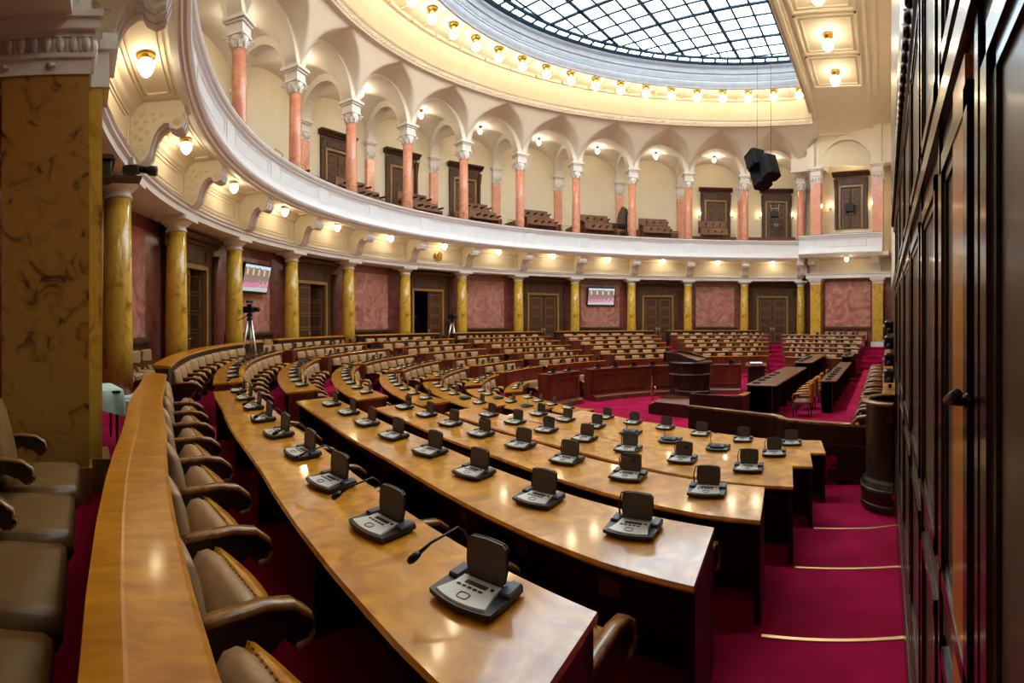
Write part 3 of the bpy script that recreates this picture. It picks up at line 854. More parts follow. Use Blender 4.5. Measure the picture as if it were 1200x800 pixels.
def desk_row(b, k):
    p0, p1 = block_ends(b, k)
    n = max(3, int((p0-p1)/1.6)); ps = frange(p0, p1, n)
    rf = lambda p: r_in(k, p); zf = lambda p: z_top(k, p)
    pm = (p0+p1)/2
    root = empty('desk', P(r_in(k,pm)+.25, pm, z_fl(k,pm)))
    inv = Matrix.Translation(root.location).inverted()
    tag(root, 'long curved wooden desk, %s row from the outer wall in the %s block' % (nth(k-1), BS[b]), 'desk', 'curved delegates desks')
    def part(nm, prof, m, pp=ps, extra=None):
        mb = MB(); mb.T = inv; sweep(mb, prof, pp, rf=rf, zf=zf)
        if extra: extra(mb)
        return mb.build(nm, m, root)
    part('desk_top', [(-.03,-.035),(.50,-.075),(.51,-.06),(.50,-.042),(-.03,0),(-.04,-.015)], M['desk'])
    dn = lambda p: (z_fl(k+1, p) if k < 7 else -1.27)-z_top(k, p)
    rows = []
    mb = MB(); mb.T = inv
    rr = [[P(r_in(k,p)+a, p, z) for a, z in ((0,z_top(k,p)+dn(p)),(.035,z_top(k,p)+dn(p)),(.035,z_top(k,p)-.035),(0,z_top(k,p)-.035))] for p in ps]
    mb.loft(rr)
    if k >= 6 or (b == 'A' and False):
        L = (p0-p1); m = max(2, round(R_(L)*r_in(k,pm)/1.25))
        for i in range(m):
            a = p0-L*(i+.06)/m; c_ = p0-L*(i+.94)/m
            for z0 in (-.16, (dn(pm)+.28)):
                sweep(mb, rect(-.025, 0, z0, z0+.04), [a, (a+c_)/2, c_], rf=rf, zf=zf)
            for q in (a, c_): sweep(mb, rect(-.025, 0, dn(pm)+.28, -.12), [q+.12, q-.12], rf=rf, zf=zf)
        sweep(mb, rect(-.10, 0, dn(pm), dn(pm)+.16), ps, rf=rf, zf=zf)
    mb.build('front_panel', M['redwood'], root)
    for s, q in ((1,p0),(-1,p1)):
        d = .17*s*(1 if True else 1)
        mb = MB(); mb.T = inv
        zb = z_fl(k, q)-z_top(k, q)
        sweep(mb, [(.0,zb-.02),(.46,zb-.02),(.47,-.070),(.0,-.036)], [q, q-s*.18], rf=rf, zf=zf)
        mb.build('end_panel', M['redwood'] if b in 'BCDEFGH' else M['mahog'], root)
    if b in 'AB':
        part('under_shelf', rect(.06,.36,-.20,-.175), M['mahog']); 
        mb = MB(); mb.T = inv
        sweep(mb, rect(.035,.06,-.74,-.035), ps, rf=rf, zf=zf)
        m = max(2, int(R_(p0-p1)*15/1.3))
        for i in range(1, m):
            q = p0-(p0-p1)*i/m
            sweep(mb, rect(.06,.36,-.74,-.07), [q+.07,q-.07], rf=rf, zf=zf)
        mb.build('divider', M['mahog'], root)
    return p0, p1
# chairs
def chair_parts(detail=True):
    back = MB()
    # slightly curved padded back, local y = facing direction, x lateral
    rr = []
    for i in range(7):
        x = -.285+.57*i/6; bow = .018*(1-(x/.285)**2)
        rr.append([(x,.035,.40),(x,.10+bow,.42),(x,.105+bow,.58),(x,.075+bow,.74),(x,.055+bow,.80),(x,.03,.825),(x,.0,.81),(x,.0,.40)])
    back.loft(rr, sm=True)
    seat = MB()
    a = R_(66); cy, cz = .13, .27
    def S(y, z): return (cy+y*math.cos(a)-z*math.sin(a), cz+y*math.sin(a)+z*math.cos(a))
    prof = [S(0,0),S(.10,.05),(S(.26,.055)),S(.36,.04),S(.385,.0),S(.38,-.05)]
    prof2 = [S(.42,-.05),S(.40,-.075),S(.2,-.085),S(0,-.06),S(0,0)]
    rr = []
    for i in range(7):
        x = -.27+.54*i/6; e = 1-.06*abs(x/.27)**6
        rr.append([(x, cy+(y-cy)*1, cz+(z-cz)*(e if z > cz+.1 else 1)) for y, z in prof+[S(0,-.05)]])
    seat.loft(rr, sm=True)
    rim = MB(); rr = []
    for i in range(9):
        x = -.275+.55*i/8; bow = .06*(1-(x/.275)**2)
        rr.append([(x,)+S(.385,-.045),(x,)+S(.385,-.075-bow),(x,)+S(.34,-.10-bow),(x,)+S(.0,-.085-bow*.3),(x,)+S(.0,-.055),(x,)+S(.2,-.055)])
    rim.loft(rr, sm=True)
    studs = MB()
    for i in range(17):
        x = -.25+.5*i/16; y, z = S(.388,-.035); studs.lathe([(.0,-.006),(.007,0),(0,.006)], c=(x,y,z), n=5)
    arm = MB()
    for s in (1,):
        x0 = .298*s
        side = [(0,.0),(.0,.60),(.30,.625),(.44,.60),(.50,.53),(.48,.47),(.42,.46),(.38,.50),(.30,.44),(.24,.20),(.26,.0)]
        arm.prism(side, 'x', x0-.018, x0+.018, 0)
        top = [(0,.60),(.12,.615),(.30,.628),(.42,.608),(.49,.555),(.505,.50),(.48,.455),(.43,.45)]
        rr = []
        for y, z in top:
            rr.append([(x0-.032,y,z),(x0-.026,y,z+.02),(x0+.026,y,z+.02),(x0+.032,y,z),(x0+.02,y,z-.015),(x0-.02,y,z-.015)])
        arm.loft(rr, mi=1, sm=True)
    return back, seat, rim, studs, arm
def make_chair():
    back, seat, rim, studs, arm = chair_parts()
    root = empty('delegate_chair')
    back.build('backrest', M['leather'], root)
    s = seat.build('seat', M['leather'], root); rim.build('seat_rim', M['rail'], s); studs.build('stud_row', M['dbrass'], s)
    arm.build('armrest', [M['mahog'], M['armwood']], root)
    base = MB(); base.box(-.28,.28,0,.07,0,.42); base.prism([(.0,0),(.22,0),(.12,.40),(0,.42)], 'x', -.05, .05); base.build('chair_base', M['mahog'], root)
    return root
def make_far_chair():
    back, seat, rim, studs, arm = chair_parts()
    mb = MB(); 
    for src, mi in ((back,0),(seat,0),(rim,1)): mb.add(src.v, src.f, mi, True)
    b = len(mb.v)
    mb.v += arm.v; mb.f += [tuple(i+b for i in f) for f in arm.f]; mb.m += [2 if m == 0 else 3 for m in arm.m]; mb.sm += arm.sm
    mb.box(-.28,.28,0,.07,0,.42,2)
    return mb.data('delegate_chair', [M['leather'], M['rail'], M['mahog'], M['armwood']])
chair_proto = make_chair(); far_chair = make_far_chair(); used = [False]
def place_chair(r, ph, z, label, near, group):
    if near:
        o = chair_proto if not used[0] else copy_tree(chair_proto); used[0] = True
    else:
        o = bpy.data.objects.new('delegate_chair', far_chair); COL.objects.link(o)
    o.location = P(r, ph, z); o.rotation_euler = (0,0,R_(ph+90))
    tag(o, label, 'chair', group)
    return o
# conference units
def unit_meshes(closed=False):
    base = MB()
    def slab(z0, z1, sc_, mi=0):
        out = []
        for i in range(13):
            t = -1+2*i/12; out.append((t*.135*sc_, -.105*sc_-.022*(1-t*t)))
        out += [(.14*sc_,.02),(.135*sc_,.085*sc_),(-.135*sc_,.085*sc_),(-.14*sc_,.02)]
        return [(x,y,z0) for x,y in out], [(x,y,z1) for x,y in out]
    a, b = slab(0,.012,.88); c, d = slab(.012,.03,1.0)
    base.loft([a,b,c,d]); 
    for s in (-1,1):
        x0, x1 = sorted((s*.088, s*.138)); base.bbox(x0, x1, -.005, .085, .028, .044, .006, 1)
    key = MB()
    out = []
    for i in range(11):
        t = -1+2*i/10; out.append((t*.112, -.100-.018*(1-t*t)))
    out += [(.088,-.02),(.086,.03),(-.086,.03),(-.088,-.02)]
    key.loft([[(x,y,.030) for x,y in out],[(x*.97,y*.97,.037) for x,y in out]])
    btn = MB()
    for i in range(5): btn.box(-.06+i*.024-.008,-.06+i*.024+.008,-.036,-.026,.037,.039)
    btn.box(-.05,.045,-.014,.006,.037,.0385)
    ring = [(.022*math.copysign(abs(math.cos(a))**.6,math.cos(a)), -.078+.017*math.copysign(abs(math.sin(a))**.6,math.sin(a)), .0385) for a in [2*PI*i/16 for i in range(17)]]
    btn.tube(ring, .0018, 4); btn.lathe([(.008,.037),(.006,.040),(0,.041)], c=(.065,.0,0), n=8)
    flap = MB()
    if not closed:
        tl = R_(8)
        T = Matrix.Translation((0,.045,.036)) @ Matrix.Rotation(-tl, 4, 'X'); flap.T = T
        pts = [(-.078,0),(.078,0),(.088,.05),(.086,.125),(.07,.137),(.0,.142),(-.07,.137),(-.086,.125),(-.088,.05)]
        flap.prism(pts, 'y', -.006, .008, 0); flap.prism([(x*1.03,z*1.02) for x,z in pts], 'y', .007, .012, 1)
    else:
        flap.bbox(-.085,.085,-.075,.06,.038,.052,.008,1); flap.bbox(-.04,.04,-.05,.0,.05,.058,.008,2)
    return base, key, btn, flap
def make_unit(mic=0, closed=False):
    base, key, btn, flap = unit_meshes(closed)
    root = empty('conference_unit')
    b = base.build('unit_base', [M['black'], M['bluegrey']], root)
    if closed: flap.build('closed_lid', [M['flap'], M['bluegrey'], M['black']], root)
    else:
        k = key.build('keypad', M['silver'], root); btn.build('button_row', M['dark'], k)
        flap.build('speaker_flap', [M['flap'], M['black']], root)
    mb = MB()
    if mic == 1:    # gooseneck bent towards the sitter
        pts = [(-.09,.07,.04),(-.10,.078,.13),(-.105,.065,.175),(-.112,.035,.20),(-.14,-.08,.18),(-.155,-.13,.155)]
        mb.tube(pts, [.006,.005,.0045,.0045,.005,.008], 10); mb.tube([(-.153,-.125,.157),(-.158,-.14,.150),(-.164,-.158,.141),(-.168,-.17,.135)], [.010,.0145,.0145,.008], 12)
    elif mic == 2:  # stowed across the flap
        pts = [(-.10,.07,.04),(-.105,.06,.12),(-.08,.035,.155),(.0,.03,.14),(.05,.03,.12)]
        mb.tube(pts, [.006,.005,.004,.005,.009], 6)
    else:
        pts = [(-.11,.07,.03),(-.115,.075,.10),(-.10,.08,.16),(-.06,.075,.172),(-.03,.07,.165)]
        mb.tube(pts, [.006,.005,.004,.004,.007], 6)
    mb.build('microphone', M['black'], root)
    return root
def far_unit(closed=False):
    base, key, btn, flap = unit_meshes(closed)
    mb = MB()
    def put(src, off):
        b = len(mb.v); mb.v.extend(src.v); mb.f.extend([tuple(i+b for i in f) for f in src.f]); mb.m.extend([off[m] for m in src.m]); mb.sm.extend(src.sm)
    put(base, {0:0,1:1}); put(flap, {0:3,1:0 if not closed else 1,2:0})
    if not closed: put(key, {0:2})
    mb.tube([(-.11,.07,.03),(-.115,.075,.12),(-.10,.06,.19)], .006, 5, 0)
    return mb.data('conference_unit', [M['black'], M['bluegrey'], M['silver'], M['flap']])
protoU = {'0':make_unit(0),'1':make_unit(1),'2':make_unit(2),'c':make_unit(0,True)}
usedU = set()
farU = {False: far_unit(), True: far_unit(True)}
def place_unit(k, ph, label, near, kind='0', dr=.15, group='conference units on the desks', rot=0):
    if near:
        if kind not in usedU: o = protoU[kind]; usedU.add(kind)
        else: o = copy_tree(protoU[kind])
    else:
        o = bpy.data.objects.new('conference_unit', farU[kind == 'c']); COL.objects.link(o)
    o.location = P(r_in(k, ph)+dr, ph, z_top(k, ph)-.0135); o.rotation_euler = (R_(4.5),0,R_(ph+90)+rot)
    tag(o, label, 'conference unit', group)
    return o
nu = nc = 0
for b in 'ABCDEFGH':
    rows = 7 if b in 'BC' else 6
    for k in range(1, rows+1):
        p0, p1 = desk_row(b, k)
        sp = .665 if b == 'A' else .70 if b in 'BC' else .77
        rm = r_in(k, (p0+p1)/2)+.15
        L = R_(p0-p1)*rm
        n = int((L-.10)/sp)
        if b == 'A': start = p0-math.degrees(.40/rm)
        else: start = p0-math.degrees((L-(n-1)*sp)/2/rm)
        step = math.degrees(sp/rm)
        if b == 'A': n = int((start-p1-math.degrees(.15/rm))/step)+1
        near = b in 'AB'
        for i in range(n):
            ph = start-i*step
            kind = '0'
            if b == 'A' and k == 1: kind = '1'
            elif b == 'A' and k == 2: kind = '0'
            elif b == 'A' and k == 5 and i in (1,2,3): kind = 'c'
            elif b == 'A' and i % 3 == 1: kind = '2'
            elif b not in 'A' and random.random() < .12: kind = 'c'
            place_unit(k, ph, 'conference unit, %s from the near end of the %s desk row, %s block' % (nth(i), nth(k-1), BS[b]), near, kind, rot=R_(random.uniform(-3,3))); nu += 1
        # chairs against the panel of the row in front (outer side)
        zc = z_fl(k, (p0+p1)/2)
        for i in range(n):
            if b == 'H' and k == 1: break
            ph = start-i*step
            if b == 'A' and i == 0: ph = start
            rb = (r_in(k-1, ph)-.01) if k > 1 else (r_in(1, ph)+1.17-.01)
            if b == 'A':
                xx = r_in(k, start-i*step)*math.cos(R_(start-i*step))+(.03 if i == 0 else 0); ph = 360-math.degrees(math.acos(xx/rb))
            place_chair(rb, ph, z_fl(k, ph), 'tan leather folding chair, %s from the near end of the %s row, %s block' % (nth(i), nth(k-1), BS[b]), near, 'delegates chairs'); nc += 1
print('units', nu, 'chairs', nc, 'gallery seats', ng)

# ---- front bench round the open floor
C3 = (-.9, -3.4); RFB3 = 6.0; ZB = -.13
for a0, a1, lab in ((186.5, 170.2, 'short curved front bench desk with panelled front, left of the long one'), (164.5, 104.0, 'long curved front bench desk with panelled mahogany front around the open floor')):
    root = empty('front_desk', P(RFB3+.2, (a0+a1)/2, -1.27, C3)); inv = Matrix.Translation(root.location).inverted(); tag(root, lab, 'desk', 'front desks')
    ps = frange(a0, a1, max(4, int((a0-a1)/2.5)))
    mb = MB(); mb.T = inv; sweep(mb, [(-.03,ZB-.04),(.46,ZB-.04),(.47,ZB),(-.04,ZB)], ps, c=C3, rf=lambda p: RFB3); mb.build('desk_top', M['redwood'], root)
    mb = MB(); mb.T = inv
    sweep(mb, rect(0,.05,-1.27,ZB-.04), ps, c=C3, rf=lambda p: RFB3)
    sweep(mb, [(-.22,-1.27),(.0,-1.27),(.0,-1.05),(-.16,-1.08),(-.2,-1.12)], ps, c=C3, rf=lambda p: RFB3)
    m = max(1, round(R_(a0-a1)*RFB3/1.25)); L = (a0-a1)/m
    for i in range(m):
        p, q = a0-L*(i+.07), a0-L*(i+.93)
        for z0 in (-.34, -.92): sweep(mb, rect(-.03,0,z0,z0+.05), [p,(p+q)/2,q], c=C3, rf=lambda p: RFB3)
        for t in (p+0, q+.5): sweep(mb, rect(-.03,0,-.92,-.29), [t, t-.5], c=C3, rf=lambda p: RFB3)
    for q in (a0, a1+.3): sweep(mb, rect(0,.44,-1.27,ZB-.04), [q, q-.3], c=C3, rf=lambda p: RFB3)
    mb.build('front_panel', M['redwood'], root)
    n = int(R_(a0-a1)*RFB3/.72)
    for i in range(n):
        ph = a0-(a0-a1)*(i+.5)/n
        o = bpy.data.objects.new('conference_unit', farU[False]); COL.objects.link(o); o.location = P(RFB3+.2, ph, ZB+.001, C3); o.rotation_euler = (0,0,R_(ph+90))
        tag(o, 'conference unit on the %s front bench, %s from its left end' % ('short' if a1 > 168 else 'long', nth(i)), 'conference unit', 'conference units on the desks'); nu += 1
        o = bpy.data.objects.new('delegate_chair', far_chair); COL.objects.link(o); o.location = P(RFB3+1.05, ph, -1.25, C3); o.rotation_euler = (0,0,R_(ph+90))
        tag(o, 'tan leather chair behind the %s front bench, %s from its left end' % ('short' if a1 > 168 else 'long', nth(i)), 'chair', 'delegates chairs'); nc += 1
print('units', nu, 'chairs', nc)
# ---- outer rails behind the last row
def rail_seg(p0, p1, label, zt=.95):
    n = max(4, int((p0-p1)/1.5)); ps = frange(p0, p1, n)
    rf = lambda p: r_in(1, p)+1.17
    pm = (p0+p1)/2
    root = empty('back_rail', P(rf(pm), pm, 0)); inv = Matrix.Translation(root.location).inverted()
    tag(root, label, 'railing', 'curved wooden rails behind the last row')
    mb = MB(); mb.T = inv; sweep(mb, [(-.03,zt-.05),(.24,zt-.05),(.255,zt-.03),(.25,zt),(.16,zt+.005),(.15,zt),(-.02,zt-.012),(-.04,zt-.03)], ps, rf=rf); mb.build('rail_top', M['rail'], root)
    mb = MB(); mb.T = inv; sweep(mb, [(0,0),(.20,0),(.20,.12),(.18,.14),(.18,zt-.14),(.22,zt-.05),(0,zt-.05)], ps, rf=rf); mb.build('rail_panel', M['mahog'], root)
    return ps
rail_seg(284.5, 258.4, 'long polished wooden rail top running along the bottom left of the photo')
rail_seg(255.2, 222.5, 'curved wooden rail behind the second block of chairs', .97)
rail_seg(219.0, 202.8, 'curved wooden rail behind the third block, right of the tripod', 1.0)
rail_seg(199.5, 180.6, 'curved wooden rail behind the fourth block', 1.0)
rail_seg(177.5, 156.9, 'curved wooden rail behind the fifth block', 1.0)
rail_seg(154.0, 131.5, 'curved wooden rail behind the sixth block', 1.0)
rail_seg(128.5, 107.5, 'curved wooden rail behind the seventh block', 1.0)

# ---- wall chairs between the lower columns
def wall_chair_mesh():
    mb = MB()
    mb.bbox(-.27,.27,.0,.45,.34,.46,.04,0); mb.bbox(-.28,.28,-.05,.06,.42,.92,.03,0)
    mb.prism([(0,.0),(0,.66),(.34,.68),(.46,.64),(.50,.56),(.46,.52),(.40,.58),(.1,.56),(.08,0)], 'x', .28, .32, 1)
    return mb.data('leather_armchair', [M['leather'], M['armwood']])
wcm = wall_chair_mesh()
for k in (0,2,4,6,8,10):
    c = kphi(k+.5); n = 4
    for i in range(n):
        ph = c+3.3-(i)*6.6/(n-1)
        o = bpy.data.objects.new('leather_armchair', wcm); COL.objects.link(o)
        o.location = P(18.36, ph, 0); o.rotation_euler = (0,0,R_(ph+90))
        tag(o, 'tan leather armchair against the wall under the %s red marble panel, %s from the left' % (nth(k//2), nth(i)), 'chair', 'armchairs along the lower wall')
for i in range(4):
    o = bpy.data.objects.new('leather_armchair', wcm); COL.objects.link(o)
    o.matrix_world = BF @ Matrix.Translation((.85+i*.75, .38, 0)) @ Matrix.Rotation(PI, 4, 'Z')
    tag(o, 'tan leather armchair against the farthest red marble panel, %s from the left' % nth(i), 'chair', 'armchairs along the lower wall')

# ---- big chairs at the lower left, beside the pillar
def lounge():
    root = empty('waiting_chair')
    mb = MB(); rr = []
    for i in range(9):
        x = -.33+.66*i/8; e = 1-.5*abs(x/.33)**8
        rr.append([(x,-.52,.33),(x,-.52,.475),(x,-.3,.475+.018*e),(x,-.03,.472+.012*e),(x,.0,.455),(x,.01,.38),(x,-.02,.33)])
    mb.loft(rr, sm=True); mb.build('seat', M['bleather'], root)
    mb = MB(); rr = []
    for i in range(9):
        x = -.33+.66*i/8; e = .03*(1-(x/.33)**2)
        rr.append([(x,-.60,.40),(x,-.50+e,.42),(x,-.52+e,.60),(x,-.60+e,.90),(x,-.64,1.0),(x,-.70,1.0),(x,-.70,.42)])
    mb.loft(rr, sm=True); mb.build('backrest', M['bleather'], root)
    mb = MB(); x0 = -.355
    side = [(-.66,.0),(-.66,.66),(-.50,.68),(-.36,.67),(-.29,.62),(-.28,.56),(-.33,.53),(-.38,.57),(-.48,.60),(-.56,.54),(-.60,.0)]
    mb.prism(side, 'x', x0-.022, x0+.022, 0)
    top = [(-.66,.665),(-.5,.69),(-.36,.68),(-.28,.63),(-.26,.57),(-.31,.53)]
    mb.loft([[(x0-.034,y,z),(x0-.026,y,z+.02),(x0+.026,y,z+.02),(x0+.034,y,z)] for y,z in top], mi=1, sm=True)
    mb.build('armrest', [M['mahog'], M['armwood']], root)
    mb = MB(); mb.box(-.33,.33,-.6,-.08,.06,.33); mb.build('chair_base', M['mahog'], root)
    return root
lo_ = lounge()
for i, x in enumerate((-.50,.27,1.04,1.81)):
    o = lo_ if i == 0 else copy_tree(lo_)
    o.location = (x, -17.40-.03*i, 0); tag(o, 'brown leather armchair at the lower left, %s from the big pillar' % nth(i), 'chair', 'brown armchairs beside the big pillar')

# ---- the big pillar at left
pil = empty('marble_pillar'); tag(pil, 'massive ochre marble pillar at the left edge with egg and dart capital', 'pillar')
ang = 0.
PR = Matrix.Translation((-1.25,-17.31,0)) @ Matrix.Rotation(ang, 4, 'Z')
def pp(): m = MB(); m.T = PR; return m
mb = pp(); mb.box(-.30,0,-.80,0,.0,3.88); mb.build('shaft', M['pillar'], pil)
mb = pp(); mb.box(-.72,-.30,-.80,.13,.0,3.95); mb.build('rear_shaft', M['yellow'], pil)
mb = pp(); mb.box(-.75,-.26,-.84,.21,.0,.32); mb.box(-.3,.03,-.84,.03,.0,.32); mb.build('base', M['walnutlight'], pil)
mb = pp()
mb.box(-.76,.02,-.84,.02,3.88,4.02); mb.box(-.78,.05,-.86,.05,4.02,4.06); mb.box(-.78,.05,-.86,.05,4.20,4.25); mb.box(-.76,-.28,-.84,.20,3.9,4.25)
mb.box(-.76,.03,-.84,.03,4.06,4.2); mb.box(-.82,.10,-.92,.10,4.25,4.34); mb.box(-.84,.13,-.95,.13,4.34,4.40); mb.box(-.8,.02,-.84,.02,4.40,5.6); mb.box(-.84,-.24,-.9,.28,4.25,4.40)
for i in range(8):
    y = -.85+.118*i
    mb.lathe([(0,-.07),(.028,-.055),(.04,-.02),(.042,.02),(.03,.055),(0,.06)], c=(.04,y,4.13), n=8)
    mb.box(.03,.055,y+.055,y+.063,4.07,4.19)
for i in range(4):
    x = -.36+.118*i
    mb.lathe([(0,-.07),(.028,-.055),(.04,-.02),(.042,.02),(.03,.055),(0,.06)], c=(x,.04,4.13), n=8)
for y in (-.78,-.35): mb.lathe([(0,-.012),(.05,-.01),(.035,.0),(.05,.012),(0,.02)], c=(.02,y,3.95), n=10)
mb.build('capital', M['capital'], pil)
mb = MB(); mb.box(-3.6,-1.75,-18.6,-18.4,0,5.6); struct(mb.build('wall_near', M['redmarble2']))
mb = MB(); mb.box(-3.6,4.2,-19.6,-19.4,0,5.6); struct(mb.build('wall_behind', M['redmarble']))
mb = MB(); mb.box(-1.9,4.2,-19.6,-16.2,5.66,5.86); 
for x in (-.4,.6,1.6,2.6): mb.box(x,x+.06,-18.6,-16.4,5.62,5.66)
struct(mb.build('ceiling_near_bay', M['cream']))
# ---- right dark panelled wall, 12 cm from the camera
WX = 3.52
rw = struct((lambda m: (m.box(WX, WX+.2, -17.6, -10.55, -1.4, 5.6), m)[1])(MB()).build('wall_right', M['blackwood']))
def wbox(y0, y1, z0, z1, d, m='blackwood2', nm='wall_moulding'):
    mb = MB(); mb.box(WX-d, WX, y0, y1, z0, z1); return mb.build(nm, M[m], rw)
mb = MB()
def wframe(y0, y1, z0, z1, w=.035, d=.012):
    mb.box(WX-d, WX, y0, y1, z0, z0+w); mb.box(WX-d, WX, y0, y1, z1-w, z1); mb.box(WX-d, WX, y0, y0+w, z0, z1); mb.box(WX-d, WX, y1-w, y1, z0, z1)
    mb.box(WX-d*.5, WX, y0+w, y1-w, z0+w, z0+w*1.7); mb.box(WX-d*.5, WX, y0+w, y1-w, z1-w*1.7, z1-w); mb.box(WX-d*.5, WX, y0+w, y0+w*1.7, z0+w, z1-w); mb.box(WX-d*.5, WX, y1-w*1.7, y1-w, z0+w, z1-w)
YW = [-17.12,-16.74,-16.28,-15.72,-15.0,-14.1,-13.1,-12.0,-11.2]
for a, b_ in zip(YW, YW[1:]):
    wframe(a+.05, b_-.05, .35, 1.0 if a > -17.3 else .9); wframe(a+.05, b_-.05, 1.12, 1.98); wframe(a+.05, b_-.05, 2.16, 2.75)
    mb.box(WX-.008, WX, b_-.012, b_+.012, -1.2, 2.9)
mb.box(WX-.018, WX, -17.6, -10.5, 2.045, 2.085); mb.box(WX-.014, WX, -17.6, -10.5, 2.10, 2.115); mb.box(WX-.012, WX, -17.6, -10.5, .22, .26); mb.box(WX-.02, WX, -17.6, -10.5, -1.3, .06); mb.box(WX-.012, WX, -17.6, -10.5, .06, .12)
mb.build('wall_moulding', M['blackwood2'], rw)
mb = MB(); mb.prism([(WX,2.80),(WX-.02,2.82),(WX-.03,2.95),(WX-.015,3.0),(WX-.03,3.1),(WX-.05,3.2),(WX-.05,5.6),(WX,5.6)], 'y', -17.3, -10.6)
for i in range(60):
    y = -17.0+i*.105
    mb.tube([(WX-.03,y,2.86),(WX-.038,y+.05,2.92)], .02, 5)
mb.build('carved_cornice', M['blackwood2'], rw)
mb = MB(); mb.box(WX-.010, WX, -16.66, -16.53, .15, 2.03); mb.build('door_edge', M['rail'], rw)  # golden veneer paints in the light that falls on this door edge
mb = MB(); mb.tube([(WX,-16.69,1.54),(WX-.030,-16.69,1.54),(WX-.040,-16.70,1.543),(WX-.042,-16.75,1.555),(WX-.042,-16.81,1.567)], [.008,.006,.006,.006,.0065], 10); mb.lathe([(.0,-.012),(.007,-.008),(.007,.008),(0,.012)], c=(WX-.01,-16.69,1.54), n=12)
mb.build('lever_handle', M['black'], rw)

# ---- wooden screen closing the near block, curved bench end, bench with chairs
def polybox(mb, pts, w, z0, z1, mi=0):
    rr = []
    for i, p in enumerate(pts):
        a = Vector(pts[max(i-1,0)]); b = Vector(pts[min(i+1,len(pts)-1)]); d = (b-a).normalized(); n = Vector((-d.y,d.x))*w/2
        q = Vector(p); rr.append([(q.x-n.x,q.y-n.y,z0),(q.x+n.x,q.y+n.y,z0),(q.x+n.x,q.y+n.y,z1),(q.x-n.x,q.y-n.y,z1)])
    mb.loft(rr, mi=mi)
scr = empty('wooden_screen', (1.8,-9.5,-.75)); tag(scr, 'low dark wooden screen with moulded top ledge between near desks and curved bench end', 'screen')
inv = Matrix.Translation(scr.location).inverted()
line = [(-.1,-8.72),(.8,-8.95),(1.5,-9.15),(1.66,-9.24),(1.78,-9.42),(1.9,-9.50),(3.25,-9.80)]
mb = MB(); mb.T = inv; polybox(mb, line, .06, -1.2, .07); polybox(mb, line, .10, -.26, -.22); polybox(mb, line, .10, -.55, -.50); polybox(mb, line, .12, -.75,-.60); mb.build('screen_panel', M['mahog'], scr)
mb = MB(); mb.T = inv; polybox(mb, line, .12, .07, .105); mb.build('screen_ledge', M['armwood'], scr)
be = empty('bench_end', (3.55,-10.95,-.6)); tag(be, 'rounded dark wooden bench end with banded foot, against the right wall', 'bench')
mb = MB(); mb.lathe([(.47,0),(.47,.05),(.455,.06),(.46,.10),(.455,.16),(.47,.17),(.465,.22),(.44,.24),(.44,.30),(.42,.32),(.40,.36),(.40,1.20),(.43,1.24)], n=40, a0=PI*.45, a1=PI*1.45); mb.build('curved_panel', M['mahog'], be)
mb = MB(); mb.lathe([(.36,1.24),(.455,1.24),(.465,1.255),(.455,1.275),(.36,1.28),(.34,1.26),(.36,1.24)], n=40, a0=PI*.45, a1=PI*1.45)
mb.lathe([(.0,1.235),(.06,1.24),(.06,1.28),(0,1.285)], c=(-.42,.16,0), n=12)
mb.build('curved_ledge', M['armwood'], be)
mb = MB()
for z in (.165,.235,.05): mb.lathe([(.462,z),(.475,z+.006),(.462,z+.012)], n=40, a0=PI*.45, a1=PI*1.45)
mb.build('foot_band', M['redwood'], be)
bn = empty('wall_bench', (3.5,-6,-1.0)); tag(bn, 'long wooden bench back with golden top rail running along the right wall', 'bench')
inv = Matrix.Translation(bn.location).inverted()
mb = MB(); mb.T = inv; mb.box(3.42,3.5,-10.3,3,-1.27,.50); mb.build('bench_panel', M['mahog'], bn)
mb = MB(); mb.T = inv; mb.prism([(3.38,.50),(3.55,.50),(3.56,.54),(3.37,.54)], 'y', -10.3, 3); mb.box(3.36,3.42,-10.3,3,.2,.5); mb.build('bench_top', M['rail'], bn)
mb = MB(); mb.box(2.5,3.7,-9.7,4,-1.27,-.40); struct(mb.build('floor_platform', M['carpet']))
mb = MB(); mb.bbox(-.25,.25,.02,.45,.30,.42,.04,0); mb.bbox(-.27,.27,-.06,.03,.35,.85,.03,1)
for q in (-1,1):
    mb.tube([(q*.30,-.02,.60),(q*.31,.18,.63),(q*.31,.38,.60),(q*.30,.46,.50),(q*.29,.40,.42)], [.03,.032,.034,.034,.025], 8, 1); mb.box(q*.30-.02,q*.30+.02,0,.36,0,.60,2)
bcd = mb.data('bench_armchair', [M['brownleather'], M['armwood'], M['mahog']])
for i in range(9):
    o = bpy.data.objects.new('bench_armchair', bcd); COL.objects.link(o)
    o.location = (3.36, -9.45+i*1.0, -.40); o.rotation_euler = (0,0,PI/2)
    tag(o, 'dark wooden armchair along the right wall, %s from the curved bench end' % nth(i), 'chair', 'bench chairs along the right wall')

